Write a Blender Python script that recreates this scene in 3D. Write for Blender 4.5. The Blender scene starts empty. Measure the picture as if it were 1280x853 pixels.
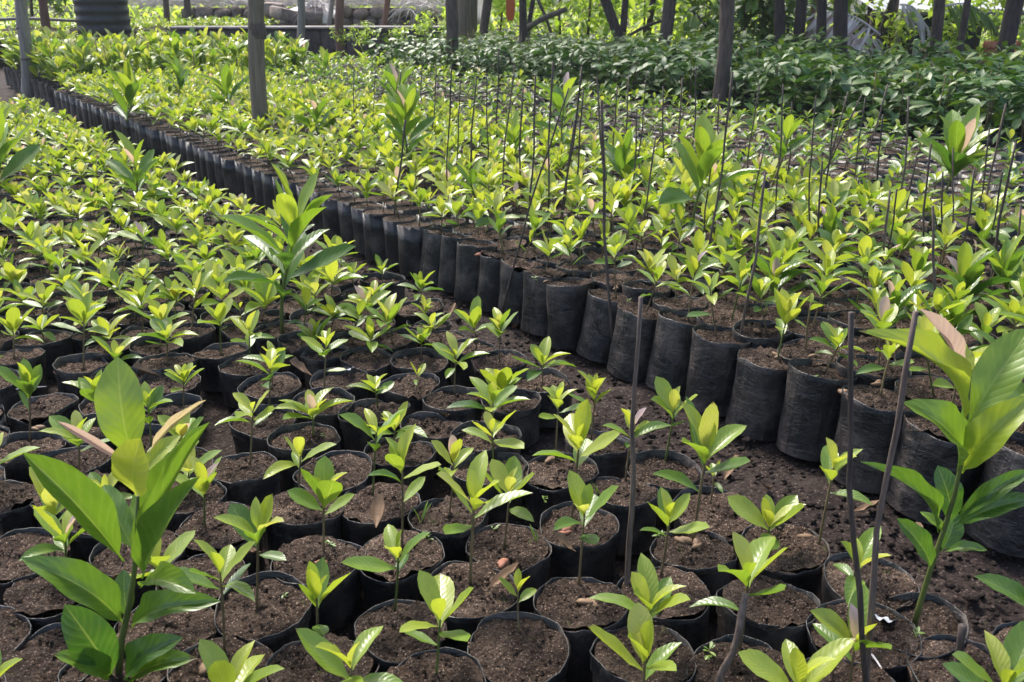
import bpy, math, random
import numpy as np
from mathutils import Matrix, Vector, Quaternion

rnd = random.Random(7)
np.random.seed(7)
R = math.radians
SC = bpy.context.scene
COL = SC.collection

# ------------------------------------------------------------------ camera
FPX, PITCH, CAMZ = 1200.0, R(20.18), 1.10
CX, CY = 640.0, 426.5
cam = bpy.data.cameras.new('camera')
camo = bpy.data.objects.new('camera', cam)
COL.objects.link(camo)
cam.sensor_width = 36.0
cam.lens = 36.0 * FPX / 1280.0
cam.clip_start = 0.05
cam.clip_end = 500
camo.location = (0, 0, CAMZ)
camo.rotation_euler = (math.pi / 2 - PITCH, 0, 0)
cam.dof.use_dof = True
cam.dof.focus_distance = 2.2
cam.dof.aperture_fstop = 13.0
SC.camera = camo

# ------------------------------------------------------------------ light
world = bpy.data.worlds.new('World')
SC.world = world
world.use_nodes = True
wn = world.node_tree.nodes
wl = world.node_tree.links
sky = wn.new('ShaderNodeTexSky')
sky.sky_type = 'NISHITA'
sky.sun_disc = False
SUN_EL, SUN_AZ = R(54), R(-28)          # sun behind the beds, a little to the left
sky.sun_elevation = SUN_EL
sky.sun_rotation = SUN_AZ
sky.air_density = 1.0
sky.dust_density = 3.0
bg = wn['Background']
bg.inputs['Strength'].default_value = 0.075
wl.new(sky.outputs['Color'], bg.inputs['Color'])
sun = bpy.data.lights.new('sun', 'SUN')
sun.energy = 1.5
sun.angle = R(14)
sun.color = (1.0, 0.95, 0.87)
suno = bpy.data.objects.new('sun', sun)
COL.objects.link(suno)
sd = Vector((math.sin(SUN_AZ) * math.cos(SUN_EL), math.cos(SUN_AZ) * math.cos(SUN_EL), math.sin(SUN_EL)))
suno.rotation_euler = (-sd).to_track_quat('-Z', 'Y').to_euler()
SC.view_settings.view_transform = 'Standard'
SC.view_settings.look = 'None'
SC.view_settings.exposure = 2.05
SC.view_settings.gamma = 1.0
SC.cycles.max_bounces = 8
SC.cycles.transmission_bounces = 4
SC.cycles.diffuse_bounces = 4
SC.cycles.glossy_bounces = 3
SC.cycles.use_denoising = True

# ------------------------------------------------------------------ photo geometry helpers
CP, SP = math.cos(PITCH), math.sin(PITCH)
def ray(px, py):
    u = (px - CX) / FPX
    v = (py - CY) / FPX
    return Vector((u, CP - v * SP, -(SP + v * CP)))
def at_z(px, py, z):
    d = ray(px, py)
    k = (z - CAMZ) / d.z
    return Vector((0, 0, CAMZ)) + d * k
def at_Y(px, py, Y):
    d = ray(px, py)
    return Vector((0, 0, CAMZ)) + d * (Y / d.y)
def proj(p):
    x, y, z = p[0], p[1], p[2] - CAMZ
    Z = y * CP - z * SP
    if Z < 0.05:
        return None
    return (CX + FPX * x / Z, CY + FPX * (-(y * SP) - z * CP) / Z, Z)
DIRS, NRM = Vector((-0.575, 0.818, 0)), Vector((0.818, 0.575, 0))
def st(s, t, z=0.0):
    p = DIRS * s + NRM * t
    return Vector((p.x, p.y, z))
def to_st(p):
    q = Vector((p[0], p[1], 0))
    return q.dot(DIRS), q.dot(NRM)

# ------------------------------------------------------------------ mesh collecting
class Geo:
    def __init__(self):
        self.v, self.uv, self.age, self.tint = [], [], [], []
        self.faces = []          # (array (n,k), mat)
        self.n = 0
    def add(self, tpl, M=None, age=0.0, tint=0.0, mat=0):
        v = tpl['v']
        if M is not None:
            A = np.array(M)
            v = v @ A[:3, :3].T + A[:3, 3]
        self.v.append(v)
        n = len(v)
        self.uv.append(tpl.get('uv') if tpl.get('uv') is not None else np.zeros((n, 2)))
        self.age.append(np.full(n, age) if np.isscalar(age) else age)
        self.tint.append(np.full(n, tint))
        for f in tpl['f']:
            self.faces.append((f + self.n, mat))
        self.n += n
        return self
    def mesh(self, name, mats, smooth=True):
        me = bpy.data.meshes.new(name)
        V = np.concatenate(self.v).astype(np.float32)
        UV = np.concatenate(self.uv).astype(np.float32)
        loops = np.concatenate([f.ravel() for f, m in self.faces]).astype(np.int32)
        sizes = np.concatenate([np.full(len(f), f.shape[1]) for f, m in self.faces]).astype(np.int32)
        mi = np.concatenate([np.full(len(f), m) for f, m in self.faces]).astype(np.int32)
        me.vertices.add(len(V)); me.vertices.foreach_set('co', V.ravel())
        me.loops.add(len(loops)); me.loops.foreach_set('vertex_index', loops)
        me.polygons.add(len(sizes))
        starts = np.concatenate([[0], np.cumsum(sizes)[:-1]]).astype(np.int32)
        me.polygons.foreach_set('loop_start', starts)
        me.polygons.foreach_set('material_index', mi)
        me.polygons.foreach_set('use_smooth', np.full(len(sizes), smooth))
        uvl = me.uv_layers.new(name='UVMap')
        uvl.data.foreach_set('uv', UV[loops].ravel())
        for nm, arr in (('age', self.age), ('tint', self.tint)):
            a = me.attributes.new(nm, 'FLOAT', 'POINT')
            a.data.foreach_set('value', np.concatenate(arr).astype(np.float32))
        for m in mats:
            me.materials.append(m)
        me.update(calc_edges=True)
        me.validate()
        return me

def link(name, me, parent=None, M=None):
    o = bpy.data.objects.new(name, me)
    COL.objects.link(o)
    if parent is not None:
        o.parent = parent
    if M is not None:
        o.matrix_local = M
    return o
def tag(o, label=None, cat=None, group=None, kind=None):
    if label: o['label'] = label
    if cat: o['category'] = cat
    if group: o['group'] = group
    if kind: o['kind'] = kind
    return o
def thing(name, loc, label, cat, group=None, rz=0.0):
    o = bpy.data.objects.new(name, None)
    COL.objects.link(o)
    o.empty_display_size = 0.05
    o.location = loc
    o.rotation_euler = (0, 0, rz)
    return tag(o, label, cat, group)

def grid_faces(nr, nc, wrap=False):
    f = []
    for r in range(nr - 1):
        for c in range(nc if wrap else nc - 1):
            c2 = (c + 1) % nc
            f.append((r * nc + c, r * nc + c2, (r + 1) * nc + c2, (r + 1) * nc + c))
    return np.array(f, dtype=np.int64)

def vnoise(p, seed=0):
    """cheap smooth value noise, p (n,3)"""
    p = np.asarray(p, dtype=float)
    i = np.floor(p).astype(np.int64); f = p - i
    f = f * f * (3 - 2 * f)
    def h(a):
        n = (a[:, 0] * 374761393 + a[:, 1] * 668265263 + a[:, 2] * 2147483647 + seed * 974711) & 0x7fffffff
        n = ((n ^ (n >> 13)) * 1274126177) & 0x7fffffff
        return ((n ^ (n >> 16)) & 0xffff) / 32767.5 - 1.0
    o = np.zeros(len(p))
    for dx in (0, 1):
        for dy in (0, 1):
            for dz in (0, 1):
                w = (f[:, 0] if dx else 1 - f[:, 0]) * (f[:, 1] if dy else 1 - f[:, 1]) * (f[:, 2] if dz else 1 - f[:, 2])
                o += w * h(i + np.array([dx, dy, dz]))
    return o

def leaf_tpl(nv=9, nu=5, W=0.40, fold=0.10, curl=0.15, wave=0.012, arch=False, seed=0, a=0.8, b=0.62, twist=0.0, pet=0.09):
    ts = np.linspace(0, 1, nv)
    us = np.linspace(-1, 1, nu)
    pk = (a / (a + b)) ** a * (b / (a + b)) ** b
    V, UV = [], []
    for t in ts:
        tt = max(0.0, (t - pet) / (1 - pet))
        w = 0.5 * W * (tt ** a) * ((1 - tt) ** b) / pk + (0.012 if t < 0.999 else 0.002)
        zc = curl * math.sin(math.pi * t) if arch else -curl * t ** 2.2
        for u in us:
            x = u * w
            z = zc + fold * abs(u) * w * 2 + wave * abs(u) * math.sin(t * 17 + seed * 2.1 + (2 if u > 0 else 0)) * min(1, w * 8)
            tw = twist * t
            V.append((x * math.cos(tw), t - (0.10 * curl if not arch else 0) * t ** 3, z + x * math.sin(tw)))
            UV.append((0.5 + 0.5 * u, t))
    return dict(v=np.array(V), f=[grid_faces(nv, nu)], uv=np.array(UV))

def tube_tpl(pts, rad, seg=6, cap=True, wob=0.0, seed=0):
    pts = [Vector(p) for p in pts]
    n = len(pts)
    V, UV = [], []
    rr = rad if hasattr(rad, '__len__') else [rad] * n
    up = Vector((0, 0, 1)) if abs((pts[-1] - pts[0]).normalized().z) < 0.8 else Vector((1, 0, 0))
    for i in range(n):
        d = (pts[min(i + 1, n - 1)] - pts[max(i - 1, 0)]).normalized()
        a = d.cross(up).normalized(); b = a.cross(d).normalized()
        for k in range(seg):
            th = 2 * math.pi * k / seg
            r = rr[i]
            if wob:
                r *= 1 + wob * float(vnoise(np.array([[math.cos(th) * 1.5 + seed, math.sin(th) * 1.5, i * 0.45 + seed]]), seed)[0])
            V.append(pts[i] + (a * math.cos(th) + b * math.sin(th)) * r)
            UV.append((k / seg, i / (n - 1)))
    f = [grid_faces(n, seg, True)]
    if cap:
        f.append(np.array([[(n - 1) * seg + k for k in range(seg)]]))
        f.append(np.array([[seg - 1 - k for k in range(seg)]]))
    return dict(v=np.array([tuple(v) for v in V]), f=f, uv=np.array(UV))

def box_tpl(sx, sy, sz, jit=0.0, seed=0, bev=0.0):
    """box centred in x,y, from z=0 to sz with chamfered edges"""
    r = random.Random(seed)
    b = bev if bev else 0.06 * min(sx, sy, sz)
    X, Y = sx / 2, sy / 2
    rings = [(X - b, Y - b, 0), (X, Y, b), (X, Y, sz - b), (X - b, Y - b, sz)]
    V = []
    for (x, y, z) in rings:
        c = b * 0.7
        for (px, py) in ((x - c, -y), (x, -y + c), (x, y - c), (x - c, y), (-x + c, y), (-x, y - c), (-x, -y + c), (-x + c, -y)):
            V.append((px + r.uniform(-jit, jit), py + r.uniform(-jit, jit), z + r.uniform(-jit, jit)))
    f = [grid_faces(4, 8, True), np.array([[24 + k for k in range(8)]]), np.array([[7 - k for k in range(8)]])]
    return dict(v=np.array(V), f=f)

def blob_tpl(seed, n=8, m=6, sq=(1, 1, 1), amp=0.18):
    V = []
    for i in range(m):
        ph = math.pi * (i + 0.5) / m - math.pi / 2
        for k in range(n):
            th = 2 * math.pi * k / n
            V.append((math.cos(ph) * math.cos(th), math.cos(ph) * math.sin(th), math.sin(ph)))
    V = np.array(V)
    V = V * (1 + amp * vnoise(V * 1.3 + seed * 3.7, seed))[:, None] * np.array(sq)
    return dict(v=V, f=[grid_faces(m, n, True), np.array([[(m - 1) * n + k for k in range(n)]]), np.array([[n - 1 - k for k in range(n)]])])

def lathe_tpl(prof, seg=24):
    V = [(r * math.cos(2 * math.pi * k / seg), r * math.sin(2 * math.pi * k / seg), z) for (r, z) in prof for k in range(seg)]
    return dict(v=np.array(V), f=[grid_faces(len(prof), seg, True), np.array([[(len(prof) - 1) * seg + k for k in range(seg)]])])

# ------------------------------------------------------------------ materials
def new_mat(name):
    m = bpy.data.materials.new(name)
    m.use_nodes = True
    nt = m.node_tree
    p = nt.nodes['Principled BSDF']
    return m, nt, p
def nd(nt, typ, **kw):
    n = nt.nodes.new(typ)
    for k, v in kw.items():
        if k.startswith('i_'):
            n.inputs[k[2:].replace('_', ' ')].default_value = v
        else:
            setattr(n, k, v)
    return n
def math_n(nt, op, a, b=None, clamp=False):
    n = nt.nodes.new('ShaderNodeMath'); n.operation = op; n.use_clamp = clamp
    for i, x in enumerate((a, b)):
        if x is None: continue
        if isinstance(x, (int, float)): n.inputs[i].default_value = x
        else: nt.links.new(x, n.inputs[i])
    return n.outputs[0]
def mix_c(nt, fac, a, b, mode='MIX'):
    n = nt.nodes.new('ShaderNodeMix'); n.data_type = 'RGBA'; n.blend_type = mode
    for sock, x in ((n.inputs[0], fac), (n.inputs[6], a), (n.inputs[7], b)):
        if isinstance(x, (int, float)): sock.default_value = x
        elif isinstance(x, tuple): sock.default_value = (*x, 1)
        else: nt.links.new(x, sock)
    return n.outputs[2]
def ramp(nt, fac, stops):
    n = nt.nodes.new('ShaderNodeValToRGB')
    el = n.color_ramp.elements
    while len(el) < len(stops): el.new(0.5)
    for e, (p, c) in zip(el, stops):
        e.position = p; e.color = (*c, 1) if len(c) == 3 else c
    nt.links.new(fac, n.inputs[0])
    return n.outputs[0]
def noise(nt, vec, scale, detail=4.0, rough=0.55, dist=0.0):
    n = nt.nodes.new('ShaderNodeTexNoise')
    n.inputs['Scale'].default_value = scale
    n.inputs['Detail'].default_value = detail
    n.inputs['Roughness'].default_value = rough
    n.inputs['Distortion'].default_value = dist
    if vec is not None: nt.links.new(vec, n.inputs['Vector'])
    return n.outputs['Fac']
def bump(nt, h, strength, dist, normal_to):
    n = nt.nodes.new('ShaderNodeBump')
    n.inputs['Strength'].default_value = strength
    n.inputs['Distance'].default_value = dist
    nt.links.new(h, n.inputs['Height'])
    nt.links.new(n.outputs[0], normal_to)
    return n

def leaf_material(name, c_old, c_mid, c_young, c_pink, transl=0.38, rough=0.36, t_gain=1.3, hue_var=0.25):
    m, nt, p = new_mat(name)
    L = nt.links
    uv = nd(nt, 'ShaderNodeUVMap'); uv.uv_map = 'UVMap'
    sep = nd(nt, 'ShaderNodeSeparateXYZ'); L.new(uv.outputs[0], sep.inputs[0])
    u = math_n(nt, 'ABSOLUTE', math_n(nt, 'SUBTRACT', sep.outputs[0], 0.5))
    v = sep.outputs[1]
    at_age = nd(nt, 'ShaderNodeAttribute', attribute_name='age')
    at_t = nd(nt, 'ShaderNodeAttribute', attribute_name='tint')
    oi = nd(nt, 'ShaderNodeObjectInfo')
    rv = math_n(nt, 'FRACT', math_n(nt, 'ADD', oi.outputs['Random'], at_t.outputs['Fac']))
    rs = math_n(nt, 'MULTIPLY', math_n(nt, 'SUBTRACT', rv, 0.5), hue_var)
    tc = nd(nt, 'ShaderNodeTexCoord')
    n1 = noise(nt, tc.outputs['Object'], 9.0, 3.0)
    age = math_n(nt, 'ADD', math_n(nt, 'ADD', at_age.outputs['Fac'], rs), math_n(nt, 'MULTIPLY', math_n(nt, 'SUBTRACT', n1, 0.5), 0.25))
    # the leaf base yellower than its tip
    age = math_n(nt, 'MULTIPLY', age, 0.5, True)
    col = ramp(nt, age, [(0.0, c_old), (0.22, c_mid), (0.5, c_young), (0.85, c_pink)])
    mid = math_n(nt, 'SUBTRACT', 1.0, math_n(nt, 'MULTIPLY', u, 26.0), True)
    ph = math_n(nt, 'SUBTRACT', math_n(nt, 'MULTIPLY', v, 10.0), math_n(nt, 'MULTIPLY', u, 5.0))
    lat = math_n(nt, 'POWER', math_n(nt, 'ABSOLUTE', math_n(nt, 'SINE', math_n(nt, 'MULTIPLY', ph, math.pi))), 0.55)
    latv = math_n(nt, 'SUBTRACT', 1.0, lat, True)
    vein = math_n(nt, 'MAXIMUM', math_n(nt, 'MULTIPLY', mid, 0.75), math_n(nt, 'MULTIPLY', latv, 0.17))
    veinc = mix_c(nt, 0.45, col, (0.50, 0.56, 0.16))
    col2 = mix_c(nt, vein, col, veinc)
    n2 = noise(nt, tc.outputs['Object'], 70.0, 2.0)
    blem = math_n(nt, 'GREATER_THAN', n2, 0.735)
    col2 = mix_c(nt, math_n(nt, 'MULTIPLY', blem, 0.4), col2, (0.22, 0.17, 0.06))
    tip = math_n(nt, 'GREATER_THAN', math_n(nt, 'ADD', v, math_n(nt, 'MULTIPLY', math_n(nt, 'SUBTRACT', rv, 0.5), 0.16)), 1.02)
    col2 = mix_c(nt, math_n(nt, 'MULTIPLY', tip, 0.7), col2, (0.16, 0.09, 0.04))
    n3 = noise(nt, tc.outputs['Object'], 210.0, 1.0)
    speck = math_n(nt, 'GREATER_THAN', n3, 0.76)
    col2 = mix_c(nt, math_n(nt, 'MULTIPLY', speck, 0.35), col2, (0.45, 0.45, 0.36))
    L.new(col2, p.inputs['Base Color'])
    p.inputs['Roughness'].default_value = rough
    p.inputs['IOR'].default_value = 1.5
    p.inputs['Specular IOR Level'].default_value = 1.0
    rr = math_n(nt, 'ADD', math_n(nt, 'MULTIPLY', n1, 0.22), rough - 0.11)
    L.new(rr, p.inputs['Roughness'])
    h = math_n(nt, 'ADD', math_n(nt, 'MULTIPLY', lat, 0.6), math_n(nt, 'MULTIPLY', mid, -1.0))
    b = bump(nt, h, 0.19, 0.004, p.inputs['Normal'])
    tr = nd(nt, 'ShaderNodeBsdfTranslucent')
    tcol = mix_c(nt, 1.0, col2, (t_gain, t_gain * 0.98, t_gain * 0.58), 'MULTIPLY')
    L.new(tcol, tr.inputs['Color'])
    L.new(b.outputs[0], tr.inputs['Normal'])
    mx = nd(nt, 'ShaderNodeMixShader'); mx.inputs[0].default_value = transl
    L.new(p.outputs[0], mx.inputs[1]); L.new(tr.outputs[0], mx.inputs[2])
    L.new(mx.outputs[0], nt.nodes['Material Output'].inputs['Surface'])
    return m

M = {}
M['leaf'] = leaf_material('seedling_leaf', (0.052, 0.135, 0.018), (0.172, 0.290, 0.026), (0.410, 0.462, 0.052), (0.52, 0.36, 0.42), 0.42, 0.37)
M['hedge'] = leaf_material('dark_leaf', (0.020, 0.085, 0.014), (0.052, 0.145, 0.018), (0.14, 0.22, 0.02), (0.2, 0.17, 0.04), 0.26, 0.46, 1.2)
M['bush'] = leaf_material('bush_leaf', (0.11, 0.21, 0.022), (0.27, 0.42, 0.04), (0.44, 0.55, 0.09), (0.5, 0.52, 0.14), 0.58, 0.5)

def mat_bag():
    m, nt, p = new_mat('black_plastic'); L = nt.links
    tc = nd(nt, 'ShaderNodeTexCoord'); oi = nd(nt, 'ShaderNodeObjectInfo')
    mp = nd(nt, 'ShaderNodeMapping'); L.new(tc.outputs['Object'], mp.inputs[0])
    cx = nd(nt, 'ShaderNodeCombineXYZ'); L.new(oi.outputs['Random'], cx.inputs[0]); L.new(oi.outputs['Random'], cx.inputs[2])
    sc = nd(nt, 'ShaderNodeVectorMath', operation='SCALE'); sc.inputs['Scale'].default_value = 37.0; L.new(cx.outputs[0], sc.inputs[0])
    L.new(sc.outputs[0], mp.inputs['Location'])
    v = mp.outputs[0]
    dust = noise(nt, v, 11.0, 7.0, 0.65)
    fine = noise(nt, v, 120.0, 3.0, 0.7)
    mp2 = nd(nt, 'ShaderNodeMapping'); L.new(v, mp2.inputs[0]); mp2.inputs['Scale'].default_value = (22, 22, 60)
    wr = noise(nt, mp2.outputs[0], 0.6, 4.0, 0.6, 1.6)
    mp3 = nd(nt, 'ShaderNodeMapping'); L.new(v, mp3.inputs[0]); mp3.inputs['Scale'].default_value = (60, 60, 7)
    vs = noise(nt, mp3.outputs[0], 0.7, 4.0, 0.6, 0.8)
    col = ramp(nt, dust, [(0.32, (0.006, 0.006, 0.008)), (0.47, (0.018, 0.017, 0.018)), (0.66, (0.095, 0.076, 0.068))])
    sp = math_n(nt, 'GREATER_THAN', math_n(nt, 'MULTIPLY', fine, math_n(nt, 'ADD', dust, 0.5)), 0.70)
    col = mix_c(nt, math_n(nt, 'MULTIPLY', sp, 0.55), col, (0.16, 0.125, 0.105))
    L.new(col, p.inputs['Base Color'])
    rg = math_n(nt, 'ADD', math_n(nt, 'MULTIPLY', dust, 0.55), 0.14)
    L.new(rg, p.inputs['Roughness'])
    mp4 = nd(nt, 'ShaderNodeMapping'); L.new(v, mp4.inputs[0]); mp4.inputs['Scale'].default_value = (1, 1, 1.5); mp4.inputs['Rotation'].default_value = (0.3, 0.25, 0)
    cr = nd(nt, 'ShaderNodeTexVoronoi', feature='DISTANCE_TO_EDGE'); cr.inputs['Scale'].default_value = 34.0
    wv = nd(nt, 'ShaderNodeVectorMath', operation='ADD'); L.new(mp4.outputs[0], wv.inputs[0])
    wn_ = nd(nt, 'ShaderNodeTexNoise'); wn_.inputs['Scale'].default_value = 14.0; L.new(v, wn_.inputs['Vector'])
    ws = nd(nt, 'ShaderNodeVectorMath', operation='SCALE'); ws.inputs['Scale'].default_value = 0.09; L.new(wn_.outputs['Color'], ws.inputs[0]); L.new(ws.outputs[0], wv.inputs[1])
    L.new(wv.outputs[0], cr.inputs['Vector'])
    crk = math_n(nt, 'SUBTRACT', 1.0, math_n(nt, 'MULTIPLY', cr.outputs['Distance'], 9.0), True)
    h = math_n(nt, 'ADD', math_n(nt, 'ADD', math_n(nt, 'MULTIPLY', wr, 0.45), math_n(nt, 'MULTIPLY', vs, 0.65)), math_n(nt, 'MULTIPLY', crk, 0.06))
    bump(nt, h, 0.9, 0.009, p.inputs['Normal'])
    return m
M['bag'] = mat_bag()

def mat_soil(name, dark, midc, light, sc=1.0, wet=0.9):
    m, nt, p = new_mat(name); L = nt.links
    tc = nd(nt, 'ShaderNodeTexCoord')
    geo = nd(nt, 'ShaderNodeNewGeometry')
    v = geo.outputs['Position']
    a = noise(nt, v, 9.0 * sc, 5.0, 0.6)
    b = noise(nt, v, 150.0 * sc, 5.0, 0.75)
    vor = nd(nt, 'ShaderNodeTexVoronoi'); vor.inputs['Scale'].default_value = 330.0 * sc; L.new(v, vor.inputs['Vector'])
    vo2 = nd(nt, 'ShaderNodeTexVoronoi'); vo2.inputs['Scale'].default_value = 120.0 * sc; L.new(v, vo2.inputs['Vector'])
    c_ = noise(nt, v, 42.0 * sc, 4.0, 0.65)
    f = math_n(nt, 'ADD', math_n(nt, 'ADD', math_n(nt, 'MULTIPLY', a, 0.42), math_n(nt, 'MULTIPLY', b, 0.42)), math_n(nt, 'MULTIPLY', c_, 0.26))
    col = ramp(nt, f, [(0.36, dark), (0.55, midc), (0.76, light)])
    sepc = nd(nt, 'ShaderNodeSeparateColor'); L.new(vor.outputs['Color'], sepc.inputs[0])
    crumb = math_n(nt, 'GREATER_THAN', sepc.outputs[0], 0.80)
    edge = math_n(nt, 'LESS_THAN', vor.outputs['Distance'], 0.42)
    col = mix_c(nt, math_n(nt, 'MULTIPLY', math_n(nt, 'MULTIPLY', crumb, edge), 0.8), col, tuple(min(0.6, c * 2.1) for c in light))
    dk = math_n(nt, 'GREATER_THAN', sepc.outputs[1], 0.80)
    col = mix_c(nt, math_n(nt, 'MULTIPLY', dk, 0.6), col, tuple(c * 0.5 for c in dark))
    oi = nd(nt, 'ShaderNodeObjectInfo')
    var = math_n(nt, 'ADD', math_n(nt, 'MULTIPLY', oi.outputs['Random'], 0.55), 0.55)
    big = noise(nt, v, 19.0 * sc, 2.0, 0.5)
    var = math_n(nt, 'MULTIPLY', var, math_n(nt, 'ADD', math_n(nt, 'MULTIPLY', big, 1.1), 0.45))
    cc = nd(nt, 'ShaderNodeCombineColor')
    for k in range(3): L.new(var, cc.inputs[k])
    col = mix_c(nt, 1.0, col, cc.outputs[0], 'MULTIPLY')
    moss = math_n(nt, 'MULTIPLY', math_n(nt, 'GREATER_THAN', noise(nt, v, 26.0 * sc, 5.0, 0.7), 0.66), 0.55)
    col = mix_c(nt, moss, col, (0.075, 0.085, 0.028))
    L.new(col, p.inputs['Base Color'])
    p.inputs['Roughness'].default_value = wet
    p.inputs['Specular IOR Level'].default_value = 0.2
    h = math_n(nt, 'ADD', math_n(nt, 'MULTIPLY', b, 1.0), math_n(nt, 'MULTIPLY', vo2.outputs['Distance'], -0.7))
    h = math_n(nt, 'ADD', h, math_n(nt, 'MULTIPLY', c_, 1.6))
    bump(nt, h, 1.0, 0.012, p.inputs['Normal'])
    return m
M['soil'] = mat_soil('potting_soil', (0.027, 0.017, 0.012), (0.092, 0.060, 0.044), (0.220, 0.160, 0.125))
M['earth'] = mat_soil('path_earth', (0.014, 0.0095, 0.008), (0.038, 0.026, 0.022), (0.080, 0.058, 0.050), 0.5, 0.85)

def mat_simple(name, c1, c2, scale=12.0, rough=0.8, stretch=(1, 1, 1), bstr=0.4, bdist=0.01, spec=0.4, coords='Object'):
    m, nt, p = new_mat(name); L = nt.links
    tc = nd(nt, 'ShaderNodeTexCoord'); oi = nd(nt, 'ShaderNodeObjectInfo')
    mp = nd(nt, 'ShaderNodeMapping'); L.new(tc.outputs[coords], mp.inputs[0]); mp.inputs['Scale'].default_value = stretch
    w = nd(nt, 'ShaderNodeTexNoise', noise_dimensions='4D')
    w.inputs['Scale'].default_value = scale; w.inputs['Detail'].default_value = 6; w.inputs['Roughness'].default_value = 0.65
    L.new(mp.outputs[0], w.inputs['Vector']); L.new(math_n(nt, 'MULTIPLY', oi.outputs['Random'], 50.0), w.inputs['W'])
    col = ramp(nt, w.outputs['Fac'], [(0.33, c1), (0.68, c2)])
    var = math_n(nt, 'ADD', math_n(nt, 'MULTIPLY', oi.outputs['Random'], 0.4), 0.8)
    cc = nd(nt, 'ShaderNodeCombineColor')
    for k in range(3): L.new(var, cc.inputs[k])
    col = mix_c(nt, 1.0, col, cc.outputs[0], 'MULTIPLY')
    L.new(col, p.inputs['Base Color'])
    p.inputs['Roughness'].default_value = rough
    p.inputs['Specular IOR Level'].default_value = spec
    bump(nt, w.outputs['Fac'], bstr, bdist, p.inputs['Normal'])
    return m
M['stem'] = mat_simple('woody_stem', (0.11, 0.075, 0.04), (0.19, 0.145, 0.07), 40, 0.7, (1, 1, 0.3), 0.2, 0.002)
M['gstem'] = mat_simple('green_stem', (0.07, 0.09, 0.025), (0.14, 0.17, 0.035), 30, 0.55, (1, 1, 0.3), 0.2, 0.002)
M['stake'] = mat_simple('stake_wood', (0.055, 0.038, 0.032), (0.20, 0.145, 0.12), 30, 0.75, (9, 9, 0.5), 0.6, 0.004)
M['stake_dark'] = mat_simple('dark_stake_wood', (0.034, 0.025, 0.022), (0.13, 0.095, 0.08), 30, 0.7, (9, 9, 0.5), 0.6, 0.004)
M['bark'] = mat_simple('brown_bark', (0.045, 0.032, 0.027), (0.15, 0.11, 0.09), 14, 0.85, (3.5, 3.5, 0.6), 0.9, 0.02)
M['bark_red'] = mat_simple('reddish_bark', (0.11, 0.055, 0.04), (0.22, 0.12, 0.09), 14, 0.85, (1, 1, 0.25), 0.6, 0.02)
M['bark_dark'] = mat_simple('dark_bark', (0.028, 0.021, 0.020), (0.095, 0.070, 0.060), 14, 0.85, (3.5, 3.5, 0.6), 0.9, 0.02)
M['pole'] = mat_simple('weathered_pole', (0.075, 0.058, 0.044), (0.22, 0.175, 0.135), 12, 0.8, (5, 5, 0.22), 0.8, 0.012)
M['bamboo'] = mat_simple('grey_bamboo', (0.13, 0.115, 0.10), (0.26, 0.23, 0.205), 14, 0.6, (3, 3, 0.25), 0.3, 0.006)
M['stone'] = mat_simple('wall_stone', (0.13, 0.10, 0.09), (0.32, 0.26, 0.23), 9, 0.9, (1, 1, 1), 0.8, 0.03)
M['mortar'] = mat_simple('dark_mortar', (0.04, 0.035, 0.035), (0.10, 0.085, 0.08), 14, 0.95, (1, 1, 1), 0.6, 0.02)
M['concrete'] = mat_simple('old_concrete', (0.14, 0.125, 0.12), (0.30, 0.27, 0.26), 6, 0.9, (1, 1, 1), 0.5, 0.02)
M['pale'] = mat_simple('pale_slab', (0.50, 0.46, 0.46), (0.72, 0.68, 0.68), 6, 0.8, (1, 1, 1), 0.3, 0.01)
M['straw'] = mat_simple('dry_straw', (0.52, 0.46, 0.46), (0.80, 0.75, 0.76), 5, 0.8, (1, 1, 1), 0.1, 0.01)
M['palm_dry'] = mat_simple('dry_palm', (0.46, 0.37, 0.34), (0.74, 0.65, 0.63), 7, 0.7, (1, 1, 1), 0.1, 0.01)
M['white'] = mat_simple('white_sheet', (0.70, 0.70, 0.74), (0.82, 0.82, 0.84), 3, 0.6, (1, 1, 1), 0.1, 0.01)
def mat_cloth(name, c, f=0.55):
    m, nt, p = new_mat(name)
    tc = nd(nt, 'ShaderNodeTexCoord')
    col = ramp(nt, noise(nt, tc.outputs['Object'], 5.0, 5.0), [(0.3, tuple(x * .82 for x in c)), (0.7, c)])
    nt.links.new(col, p.inputs['Base Color']); p.inputs['Roughness'].default_value = 0.8
    tr = nd(nt, 'ShaderNodeBsdfTranslucent'); nt.links.new(col, tr.inputs['Color'])
    mx = nd(nt, 'ShaderNodeMixShader'); mx.inputs[0].default_value = f
    nt.links.new(p.outputs[0], mx.inputs[1]); nt.links.new(tr.outputs[0], mx.inputs[2])
    nt.links.new(mx.outputs[0], nt.nodes['Material Output'].inputs['Surface'])
    return m
M['cloth'] = mat_cloth('thin_white_cloth', (0.86, 0.84, 0.88))
M['orange'] = mat_simple('orange_paint', (0.62, 0.11, 0.035), (0.70, 0.15, 0.05), 4, 0.6, (1, 1, 1), 0.15, 0.01)
M['brick'] = mat_simple('orange_brick', (0.42, 0.15, 0.09), (0.56, 0.24, 0.16), 18, 0.9, (1, 1, 1), 0.5, 0.01)
M['rubber'] = mat_simple('black_drum_plastic', (0.010, 0.010, 0.013), (0.024, 0.024, 0.030), 7, 0.42, (1, 1, 1), 0.2, 0.006)
M['tin'] = mat_simple('roof_tin', (0.42, 0.44, 0.48), (0.62, 0.64, 0.70), 4, 0.45, (1, 1, 0.3), 0.2, 0.006)
M['net'] = mat_simple('dark_netting', (0.012, 0.016, 0.016), (0.035, 0.045, 0.042), 30, 0.8, (1, 1, 1), 0.4, 0.01)
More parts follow.
